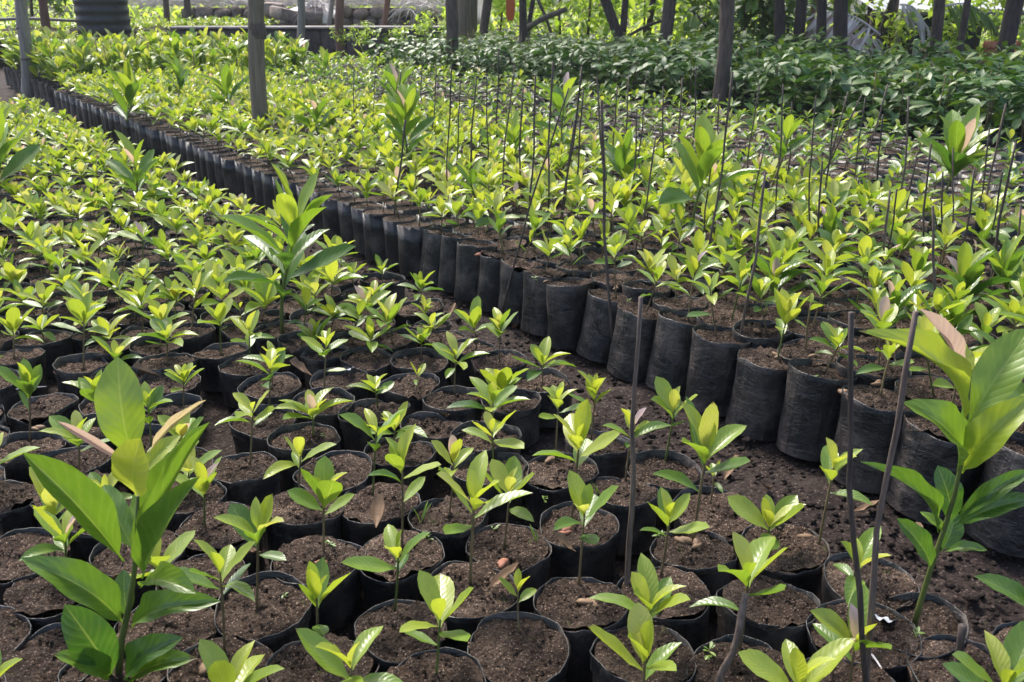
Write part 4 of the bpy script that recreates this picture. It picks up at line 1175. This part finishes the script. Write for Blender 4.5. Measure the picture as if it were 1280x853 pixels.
for i, (nm, lab, a, b, w, Y, zt, mt, nodes, cr) in enumerate(PO):
    th = pole(nm, lab, 'tree' if nm == 'tree' else 'post', a, b, w, Y, zt, M[mt], None, .14, i, nodes, .015 if nm == 'tree' else .004, .12, crowns if cr else None)
    if cr == 2:   # the fork's second trunk
        A, B = at_Y(778, 50, Y) - th.location, at_Y(787, -60, Y) - th.location
        rr_ = 8 * 12.6 / FPX / 2
        link('limb', Geo().add(tube_tpl([A - (B - A) * .2, A, A.lerp(B, .5), B, B + (B - A) * 2], [rr_ * 1.2, rr_ * 1.1, rr_, rr_ * .9, rr_ * .5], 9, True, .15, 3)).mesh('limb', [M['bark_dark']]), th)
def log(name, lab, a, b, w, Ya, Yb, mt, cat='log'):
    A, B = at_Y(*a, Ya), at_Y(*b, Yb)
    rr_ = w * proj(A)[2] / FPX / 2
    pts = [(B - A) * f + Vector((0, 0, .02 * math.sin(f * 4))) for f in np.linspace(0, 1, 8)]
    o = link(name, Geo().add(tube_tpl(pts, [rr_ * (1.05 - .15 * f) for f in np.linspace(0, 1, 8)], 10, True, .15, 5)).mesh(name, [M[mt]])); o.location = A
    tag(o, lab, cat)
log('leaning_log', 'grey log leaning up from the hedge over bright bushes', (655, 38), (708, 10), 7, 13.4, 13.2, 'pole')
log('fallen_branch', 'dark branch leaning between the forked tree and stout trunk', (782, 48), (828, 24), 4, 13.0, 12.8, 'bark_dark', 'branch')
log('fallen_branch', 'thin bare branch curving beside the pale light gap', (862, 12), (884, 34), 3, 13.4, 13.0, 'bark_dark', 'branch')
log('fallen_branch', 'thin dark branch propped against the leaning log', (672, 0), (690, 42), 4, 13.8, 13.5, 'bark_dark', 'branch')
log('rail', 'long grey rail behind the far saplings', (-20, 26), (100, 25), 4, 13.4, 13.4, 'bamboo', 'rail')

# ------------------------------------------------------------------ drum, walls, raised crop, debris
def drum():
    Y = 12.9
    A = at_Y(130, 33, Y); rad = 32 * proj(A)[2] / FPX
    prof = []
    H = 1.35
    for k in range(56):
        f = k / 55
        prof.append((rad * (0.985 + 0.022 * math.sin(f * H / 0.115 * 2 * math.pi)), f * H))
    prof += [(rad * .9, H + .03), (rad * .3, H + .08), (0.02, H + .085)]
    th = thing('water_drum', (A.x, Y, 0), 'big black ribbed plastic water drum behind the bright saplings', 'drum')
    link('drum_body', Geo().add(lathe_tpl(prof, 36)).mesh('drum_body', [M['rubber']]), th)
    link('lid', Geo().add(lathe_tpl([(.2, H + .07), (.2, H + .11), (.17, H + .125), (.02, H + .125)], 24)).mesh('lid', [M['rubber']]), th)
drum()
# low concrete edging with the raised crop strip
def edging():
    Y0 = 14.6
    xl, xr = at_Y(212, 30, Y0).x, at_Y(556, 33, Y0).x
    th = thing('edging_wall', (xl, Y0, 0), 'low concrete edging below the rubble stone wall', 'wall')
    L = xr - xl; n = 11
    for k in range(n):
        w = L / n
        zt = 0.535 + rnd.uniform(-.012, .012)
        link('block', Geo().add(box_tpl(w - .012, .30, zt, .006, k, .02)).mesh('block', [M['mortar']]), th, Matrix.Translation((w * (k + .5), .15, 0)))
    link('coping', Geo().add(box_tpl(L, .36, .035, .004, 99, .008)).mesh('coping', [M['concrete']]), th, Matrix.Translation((L / 2, .15, .545)))
    soilb = Geo().add(box_tpl(at_Y(312, 30, Y0).x - at_Y(-60, 30, Y0).x, 2.2, .50, .01, 4, .03)).mesh('raised_soil', [M['earth']])
    o = link('terrain', soilb); o.location = ((at_Y(-60, 30, Y0).x + at_Y(312, 30, Y0).x) / 2, Y0 + 1.42, 0); tag(o, kind='structure')
    g = Geo(); r = random.Random(9)
    for k in range(900):
        x = r.uniform(at_Y(-60, 30, Y0).x, at_Y(312, 30, Y0).x - .05); y = Y0 + r.uniform(.36, 2.3)
        B = Vector((x, y, .49))
        if x < xl and r.random() < .4: B = Vector((x, Y0 + r.uniform(-.15, .3), r.uniform(.1, .42)))
        H = r.uniform(.06, .13)
        for i in range(6):
            g.add(leaf_lo[i % 6], leaf_matrix(B + Vector((0, 0, H * (.5 + .1 * i))), i * 2.4 + k, R(r.uniform(0, 60)), 0, r.uniform(.07, .12)), r.uniform(.3, 1.0), r.random())
    o = link('crop_plants', g.mesh('crop_plants', [M['leaf']])); tag(o, 'low bright crop rows on the raised strip behind the drum', 'crop', None, 'stuff')
edging()
def stone_wall():
    Y0 = 17.2
    xl, xr = at_Y(225, 20, Y0).x, at_Y(545, 20, Y0).x
    th = thing('stone_wall', (xl, Y0, 0), 'rough rubble stone wall under heaped straw', 'wall')
    L = xr - xl
    link('core', Geo().add(box_tpl(L, .36, .78, .01, 2, .02)).mesh('core', [M['mortar']]), th, Matrix.Translation((L / 2, .24, 0)))
    r = random.Random(4)
    zs = [0.16, 0.36, 0.54, 0.70]
    for row, z in enumerate(zs):
        x = r.uniform(-.05, .05)
        while x < L - .05:
            w = r.uniform(.15, .34); hh = r.uniform(.15, .20)
            t = blob_tpl(row * 40 + int(x * 50), 10, 7, (w / 2 * 1.05, .12, hh / 2 * 1.08), .28)
            link('stone', Geo().add(t).mesh('stone', [M['stone']]), th, Matrix.Translation((x + w / 2, .06 + r.uniform(-.02, .02), z + r.uniform(-.02, .02))) @ Matrix.Rotation(r.uniform(-.15, .15), 4, 'Y'))
            x += w + .012
stone_wall()
for i, (x, y, Y, rot, sx, sy, sz, lab, mt) in enumerate([
    (372, 17, 16.4, (.2, -.35, .3), .62, .5, .05, 'tilted pale concrete slab leaning on the stone wall', 'pale'), (400, 16, 16.3, (.5, .5, -.3), .45, .4, .05, 'broken white slab beside the tilted slab', 'pale'),
    (357, 26, 16.2, (.1, .2, .8), .42, .35, .18, 'big rough boulder under the tilted slab', 'stone'), (388, 28, 16.1, (.3, .1, .2), .36, .3, .2, 'square rubble block at the slab foot', 'stone'), (342, 20, 16.5, (0, .1, .1), .34, .3, .2, 'brownish block next to the split post', 'stone')]):
    p = at_Y(x, y, Y)
    o = link('rubble_slab', Geo().add(box_tpl(sx, sy, sz, .012, i, .015)).mesh('rubble_slab', [M[mt]])); o.location = p; o.rotation_euler = rot
    tag(o, lab, 'rubble')
def straw(name, lab, n, xr, yr, Y, spread, L, mat, seed, down=False):
    g = Geo(); r = random.Random(seed)
    for k in range(n):
        p = at_Y(r.uniform(*xr), r.uniform(*yr), Y + r.uniform(-spread, spread))
        a = r.uniform(0, 6.28); l = L * r.uniform(.5, 1.2)
        d = Vector((math.cos(a), math.sin(a) * .6, r.uniform(-.9, -.3) if down and r.random() < .5 else r.uniform(-.25, .2))) * l
        g.add(tube_tpl([p, p + d * .5 + Vector((0, 0, .04)), p + d], [.006, .006, .003], 3, False), None, 0, 0)
    o = link(name, g.mesh(name, [M[mat]])); tag(o, lab, 'straw', None, 'stuff')
straw('straw', 'bleached straw and dry fronds heaped along the stone wall top', 2200, (165, 560), (-10, 8), 17.4, .35, .40, 'straw', 1)
straw('straw', 'hanging dry palm strips drooping over the wall by the stout pole', 160, (505, 560), (0, 12), 16.9, .15, .4, 'straw', 2, True)
straw('straw', 'hanging pale strips over the broken slab', 90, (385, 405), (-4, 10), 16.2, .1, .4, 'straw', 3, True)
def panel(name, lab, x0, y0, x1, y1, Y, th_, mt, cat, rz=0.0):
    A, B = at_Y(x0, y1, Y), at_Y(x1, y0, Y)
    o = link(name, Geo().add(box_tpl(B.x - A.x, th_, max(.05, B.z - A.z), .003, 1, min(.02, th_ * .3))).mesh(name, [M[mt]]))
    o.location = ((A.x + B.x) / 2, Y, A.z); o.rotation_euler = (0, 0, rz)
    return tag(o, lab, cat)
def hung_cloth(name, lab, x0, y0, x1, y1, Y, cat):
    A, B = at_Y(x0, y1, Y), at_Y(x1, y0, Y)
    V = []
    for j in range(7):
        for i in range(15):
            u, w = i / 14, j / 6
            V.append(((u - .5) * (B.x - A.x), .025 * math.sin(u * 19 + w * 2) * (1.1 - w) + .015 * math.sin(u * 7), w * (B.z - A.z) + .012 * math.sin(u * 8) * (1 - w)))
    o = link(name, Geo().add(dict(v=np.array(V), f=[grid_faces(7, 15)])).mesh(name, [M['cloth']])); o.location = ((A.x + B.x) / 2, Y, A.z)
    sm = o.modifiers.new('thickness', 'SOLIDIFY'); sm.thickness = .003
    tag(o, lab, cat)
hung_cloth('white_sheet', 'white sheet hung behind the thick brown trunk', 571, -30, 604, 31, 15.5, 'sheet')
# orange board: a rounded paddle shape
def orange_board():
    Y = 14.2
    p = at_Y(638, 26, Y); k = proj(p)[2] / FPX
    V = []
    out = [(-3.5, 0), (3.5, 0), (5.2, 8), (5.8, 18), (5.6, 40), (-5.0, 40), (-5.6, 18), (-5.4, 8)]
    for y in (-.02, .02):
        for (a, b) in out: V.append((a * k, y, b * k))
    n = len(out)
    o = link('orange_board', Geo().add(dict(v=np.array(V), f=[grid_faces(2, n, True), np.arange(n)[None, :], (np.arange(n)[::-1] + n)[None, :]])).mesh('orange_board', [M['orange']], False))
    o.location = p; tag(o, 'bright orange board hanging among the green bushes', 'board')
orange_board()

# ------------------------------------------------------------------ undergrowth, bushes, palm fronds
def bush_mesh(seed, n=260, L=.16, mat='bush', w=.45):
    r = random.Random(seed); g = Geo()
    t = leaf_tpl(nv=4, nu=3, W=w, fold=.15, curl=.35)
    cl = [Vector((r.gauss(0, .30), r.gauss(0, .25), r.uniform(.1, .85))) for _ in range(14)]
    for k in range(n):
        p = r.choice(cl) + Vector((r.gauss(0, .11), r.gauss(0, .11), r.gauss(0, .09)))
        g.add(t, leaf_matrix(p, r.uniform(0, 6.28), R(r.uniform(-50, 50)), r.uniform(-.5, .5), L * r.uniform(.5, 1.2)), r.uniform(.1, 1.1), r.random())
    return g.mesh('leaves', [M[mat]])
bushes = [bush_mesh(k) for k in range(4)]
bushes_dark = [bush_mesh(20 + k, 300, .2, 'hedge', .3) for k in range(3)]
bstem = Geo().add(tube_tpl([(0, 0, 0), (.03, 0, .3), (0, .02, .7)], [.02, .015, .008], 6)).mesh('stem', [M['bark']])
def bush(px, py, Y, s, lab, dark=False, seed=0):
    p = at_Y(px, py, Y)
    th = thing('bush', (p.x, Y, p.z), lab, 'bush', None, seed * 1.3)
    link('stem', bstem, th, Matrix.Scale(s, 4))
    o = link('leaves', (bushes_dark if dark else bushes)[seed % 3], th, Matrix.Scale(s, 4)); o['kind'] = 'stuff'
BU = [(625, 44, 16, 1.1, 'bright bush around the orange board'), (590, 52, 16.5, 1.0, 'leafy bush under the white sheet'), (665, 40, 16, 1.0, 'sunlit bush behind the dark upright pole'), (700, 44, 15.5, 1.2, 'sunlit yellow-green bush under the leaning log'), (735, 44, 15, 1.2, 'glowing bush left of the forked tree'.replace('left of', 'next to')),
 (765, 30, 16, 1.0, 'small bright bush behind the forked tree'), (805, 44, 15, 1.0, 'round-leaved lit bush between forked tree and stout trunk'), (850, 44, 15.5, 1.1, 'lit bush beyond the stout dark trunk'), (880, 52, 14, .9, 'broad-leaved bush beside the big hedge-front pole'),
 (432, 56, 13.6, .26, 'small green shrub at the concrete edging end'), (455, 56, 13.6, .32, 'weedy shrub climbing the edging'), (500, 56, 13.6, .30, 'ragged shrub before the straw pile'), (532, 52, 13.6, .45, 'leafy shrub beside the stout grey pole'),
 (1110, 62, 13, .8, 'lime bush under the tin roof corner'), (1200, 68, 12.6, 1.0, 'lime bush between the straight and slender trunks'), (1218, 62, 12.9, .9, 'tall lime bush next to the orange bricks'), (1075, 45, 15, 1.0, 'pale bush behind the black trunk'),
 (440, 8, 20, .8, 'distant green bush above the straw'), (480, 8, 21, .8, 'distant bush above the straw, near the leaning post'), (400, 6, 20, .7, 'far green bush over the broken slab')]
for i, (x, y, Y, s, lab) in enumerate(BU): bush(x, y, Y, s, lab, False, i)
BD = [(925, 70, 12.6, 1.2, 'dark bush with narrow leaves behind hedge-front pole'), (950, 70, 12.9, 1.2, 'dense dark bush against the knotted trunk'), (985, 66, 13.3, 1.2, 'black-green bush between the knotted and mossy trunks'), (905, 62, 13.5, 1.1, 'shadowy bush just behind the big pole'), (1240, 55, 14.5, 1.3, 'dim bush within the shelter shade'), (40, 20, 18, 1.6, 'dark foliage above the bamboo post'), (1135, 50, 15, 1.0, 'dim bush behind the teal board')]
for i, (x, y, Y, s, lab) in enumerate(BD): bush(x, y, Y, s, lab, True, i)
# ground cover beyond the hedge
g = Geo(); r = random.Random(14)
t_ = leaf_tpl(nv=4, nu=3, W=.3, fold=.15, curl=.4)
for k in range(9000):
    y = 14 + 26 * r.random() ** 1.5
    x = r.uniform(-.16 * y, .62 * y)
    z = ground_z(x, y) - .02
    g.add(t_, leaf_matrix(Vector((x, y, z + r.uniform(0, .12))), r.uniform(0, 6.28), R(r.uniform(20, 80)), 0, r.uniform(.12, .34)), r.uniform(.2, 1.2), r.random())
for k in range(3500):
    y = 19 + 22 * r.random()
    x = r.uniform(-.62 * y, -.1 * y)
    g.add(t_, leaf_matrix(Vector((x, y, ground_z(x, y) - .02 + r.uniform(0, .1))), r.uniform(0, 6.28), R(r.uniform(20, 80)), 0, r.uniform(.15, .4)), r.uniform(.2, 1.2), r.random())
o = link('undergrowth', g.mesh('undergrowth', [M['bush']])); tag(o, 'bright green undergrowth covering the slope beyond the nursery', 'undergrowth', None, 'stuff')
# a far line of trees closing the view
def far_wood():
    g = Geo(); r = random.Random(77)
    t = leaf_tpl(nv=4, nu=3, W=.5, fold=.15, curl=.3)
    for k in range(5200):
        y = r.uniform(36, 46); x = r.uniform(-.75 * y, .75 * y)
        z = .6 + 9 * r.random() ** 1.3
        g.add(t, leaf_matrix(Vector((x, y, z)), r.uniform(0, 6.28), R(r.uniform(-60, 40)), 0, r.uniform(.6, 1.3)), r.uniform(0, .9), r.random())
    o = link('treeline', g.mesh('treeline', [M['bush']])); tag(o, 'distant wall of sunlit trees closing the view', 'treeline', None, 'stuff')
far_wood()
def frond(lab, a, b, Y, mt, sag, seed, n=19, L=.40):
    A, B = at_Y(*a, Y), at_Y(*b, Y)
    th = thing('palm_frond', A, lab, 'palm frond')
    sp = lambda f: (B - A) * f + Vector((0, 0, sag * math.sin(math.pi * f)))
    link('midrib', Geo().add(tube_tpl([sp(f) for f in np.linspace(0, 1, 9)], [.014 - .009 * f for f in np.linspace(0, 1, 9)], 6)).mesh('midrib', [M['palm_dry']]), th)
    r = random.Random(seed); g = Geo()
    t = leaf_tpl(nv=6, nu=3, W=.075, fold=.35, curl=.25, a=.5, b=.9)
    d = (B - A).normalized()
    for k in range(n):
        f = .06 + .92 * k / n
        for sgn in (-1, 1):
            if r.random() < .22: continue
            y = (d * r.uniform(.3, .8) + Vector((r.uniform(-.15, .15), sgn * .45 + r.uniform(-.2, .2), -.6 - r.uniform(0, .4)))).normalized()
            x = y.cross(Vector((0, -1, .3))).normalized(); z = x.cross(y)
            l = L * (1 - .45 * abs(f - .4)) * r.uniform(.8, 1.1)
            S = Matrix.Identity(4)
            p = sp(f)
            for q in range(3): S[q][0], S[q][1], S[q][2], S[q][3] = x[q] * l, y[q] * l, z[q] * l, p[q]
            g.add(t, S, .9, r.random())
    o = link('leaflets', g.mesh('leaflets', [M[mt]]), th); o['kind'] = 'stuff'
frond('dry brown palm frond drooping between the dark trunks', (1100, 44), (1015, 18), 11.9, 'palm_dry', .12, 1)
frond('pale dry palm frond hanging beside the reddish pole', (1085, 62), (1020, 34), 12.3, 'palm_dry', .1, 2)
frond('dry palm frond spread low behind the black trunk', (1030, 66), (1100, 50), 12.6, 'palm_dry', .08, 3)
frond('grey palm frond hanging from the shelter roof corner', (1125, 6), (1160, 38), 12.6, 'straw', .1, 4)
frond('dark drooping frond before the tin roof', (1180, 8), (1240, 26), 12.2, 'hedge', .1, 5)
# the low shelter behind the hedge
def shelter():
    Y = 13.6
    th = thing('low_shelter', (at_Y(1190, 60, Y).x, Y, 0), 'low open shelter with pale tin roof and dark netting', 'shelter')
    o0 = th.location.copy()
    A, B = at_Y(1092, 12, Y), at_Y(1300, 16, Y)
    W = B.x - A.x
    for k in range(7):     # corrugated sheets side by side
        n = 14; sv = []
        for j in range(2):
            for i in range(n):
                u = i / (n - 1)
                sv.append((A.x + W * (k + u * 1.02) / 7 - o0.x, j * 2.2, A.z + j * .42 + .018 * math.sin(u * 6 * 2 * math.pi) + .006 * (k % 2)))
        link('roof_sheet', Geo().add(dict(v=np.array(sv), f=[grid_faces(2, n)])).mesh('roof_sheet', [M['tin']]), th)
    link('eave_beam', Geo().add(box_tpl(W, .06, .05, .003, 1, .008)).mesh('eave_beam', [M['bamboo']]), th, Matrix.Translation((A.x + W / 2 - o0.x, -.05, A.z - .075)))
    for k in range(5):
        x = A.x + W * k / 4 - o0.x
        link('post', Geo().add(tube_tpl([(x, .0, -.05), (x + .01, .0, .4), (x, 0, A.z - .03)], .035, 8, True, .1, k)).mesh('post', [M['bark']]), th)
    link('net_wall', Geo().add(box_tpl(W, .03, A.z - .1, .004, 1, .006)).mesh('net_wall', [M['net']]), th, Matrix.Translation((A.x + W / 2 - o0.x, 1.6, 0)))
shelter()
panel('teal_board', 'pale teal and white board under the shelter', 1139, 49, 1150, 78, 13.0, .04, 'teal', 'board', .2)
panel('grey_trough', 'grey concrete trough under the shelter eave', 1150, 51, 1166, 80, 13.2, .5, 'concrete', 'trough')
panel('grey_trough', 'pale grey trough between the straight and slender trunks', 1178, 53, 1196, 80, 13.2, .5, 'concrete', 'trough')
hung_cloth('bright_gap_sheet', 'added pale sheet for the bright gap between the black trunk and slanting thin trunk', 1030, -25, 1100, 30, 15.6, 'gap_sheet')  # added translucent sheets stand in for bright gaps between the trunks
hung_cloth('bright_gap_sheet', 'added pale sheet for the bright gap behind the mossy trunk', 985, -25, 1016, 16, 15.8, 'gap_sheet')
hung_cloth('bright_gap_sheet', 'long added pale sheet for the bright gap behind the forked tree', 690, -30, 765, 5, 22.0, 'gap_sheet')
hung_cloth('bright_gap_sheet', 'narrow added pale sheet for the bright gap behind the thin bent trunk', 846, -25, 880, 22, 15.8, 'gap_sheet')
panel('fibre_sheet', 'grey rough sheet leaning behind the slanting trunk', 1116, 22, 1130, 70, 13.1, .03, 'concrete', 'sheet', .3)
def bricks(lab, x0, x1, y0, y1, Y, seed):
    A, B = at_Y(x0, y1, Y), at_Y(x1, y0, Y)
    th = thing('brick_stack', (A.x, Y, 0), lab, 'brick stack')
    zt = B.z; rows = 6; w = B.x - A.x
    r = random.Random(seed)
    me = Geo().add(box_tpl(w / 2 - .008, .2, .082, .003, 3, .008)).mesh('brick', [M['brick']])
    for k in range(8):
        for j in range(2):
            link('brick', me, th, Matrix.Translation((w * (j + .5) / 2 + r.uniform(-.01, .01), r.uniform(-.01, .01), zt - .09 * (k + 1))) @ Matrix.Rotation(r.uniform(-.05, .05), 4, 'Z'))
    link('plinth', Geo().add(box_tpl(w, .25, max(.05, zt - .74), .003, 3, .01)).mesh('plinth', [M['concrete']]), th, Matrix.Translation((w / 2, 0, 0)))
bricks('stack of orange bricks beside the heavy slanting trunk', 1231, 1249, 51, 75, 12.2, 1)
bricks('orange bricks showing past the heavy slanting trunk', 1263, 1274, 50, 75, 12.2, 2)
# far shed roof with dark red edge
def shed():
    Y = 24
    A, B = at_Y(712, 14, Y), at_Y(762, -6, Y)
    th = thing('far_shed', (A.x, Y, ground_z(A.x, Y) - .1), 'dull red far shed glimpsed over the sunlit bushes', 'shed')
    W = B.x - A.x
    for k in range(7):
        link('wall_board', Geo().add(box_tpl(W / 7 - .01, .05, 1.1, .003, k, .008)).mesh('wall_board', [M['redweed']]), th, Matrix.Translation((W * (k + .5) / 7, 0, 0)))
    link('roof', Geo().add(box_tpl(W * 1.2, 1.6, .06, .004, 1, .01)).mesh('roof', [M['tin']]), th, Matrix.Translation((W / 2, .6, 1.12)) @ Matrix.Rotation(.12, 4, 'X'))
shed()
print('objects', len(bpy.data.objects), 'chosen', len(chosen), 'rest', len(rest))

# ------------------------------------------------------------------ thin haze volume that veils the far darks
hz = link('haze', Geo().add(dict(v=np.array([(x, y, z) for z in (-1.2, 14) for (x, y) in ((-130, -12), (130, -12), (130, 270), (-130, 270))], dtype=float),
     f=[np.array([[3, 2, 1, 0], [4, 5, 6, 7], [0, 1, 5, 4], [1, 2, 6, 5], [2, 3, 7, 6], [3, 0, 4, 7]])])).mesh('haze', [], False))
hm = bpy.data.materials.new('haze'); hm.use_nodes = True
hm.node_tree.nodes.remove(hm.node_tree.nodes['Principled BSDF'])
pv = hm.node_tree.nodes.new('ShaderNodeVolumePrincipled')
pv.inputs['Color'].default_value = (0.86, 0.91, 1.0, 1)
pv.inputs['Density'].default_value = 0.0011
pv.inputs['Anisotropy'].default_value = 0.3
hm.node_tree.links.new(pv.outputs[0], hm.node_tree.nodes['Material Output'].inputs['Volume'])
hz.data.materials.append(hm)
tag(hz, 'thin pale haze lying over the nursery beds', 'haze', None, 'stuff')
SC.cycles.volume_bounces = 0
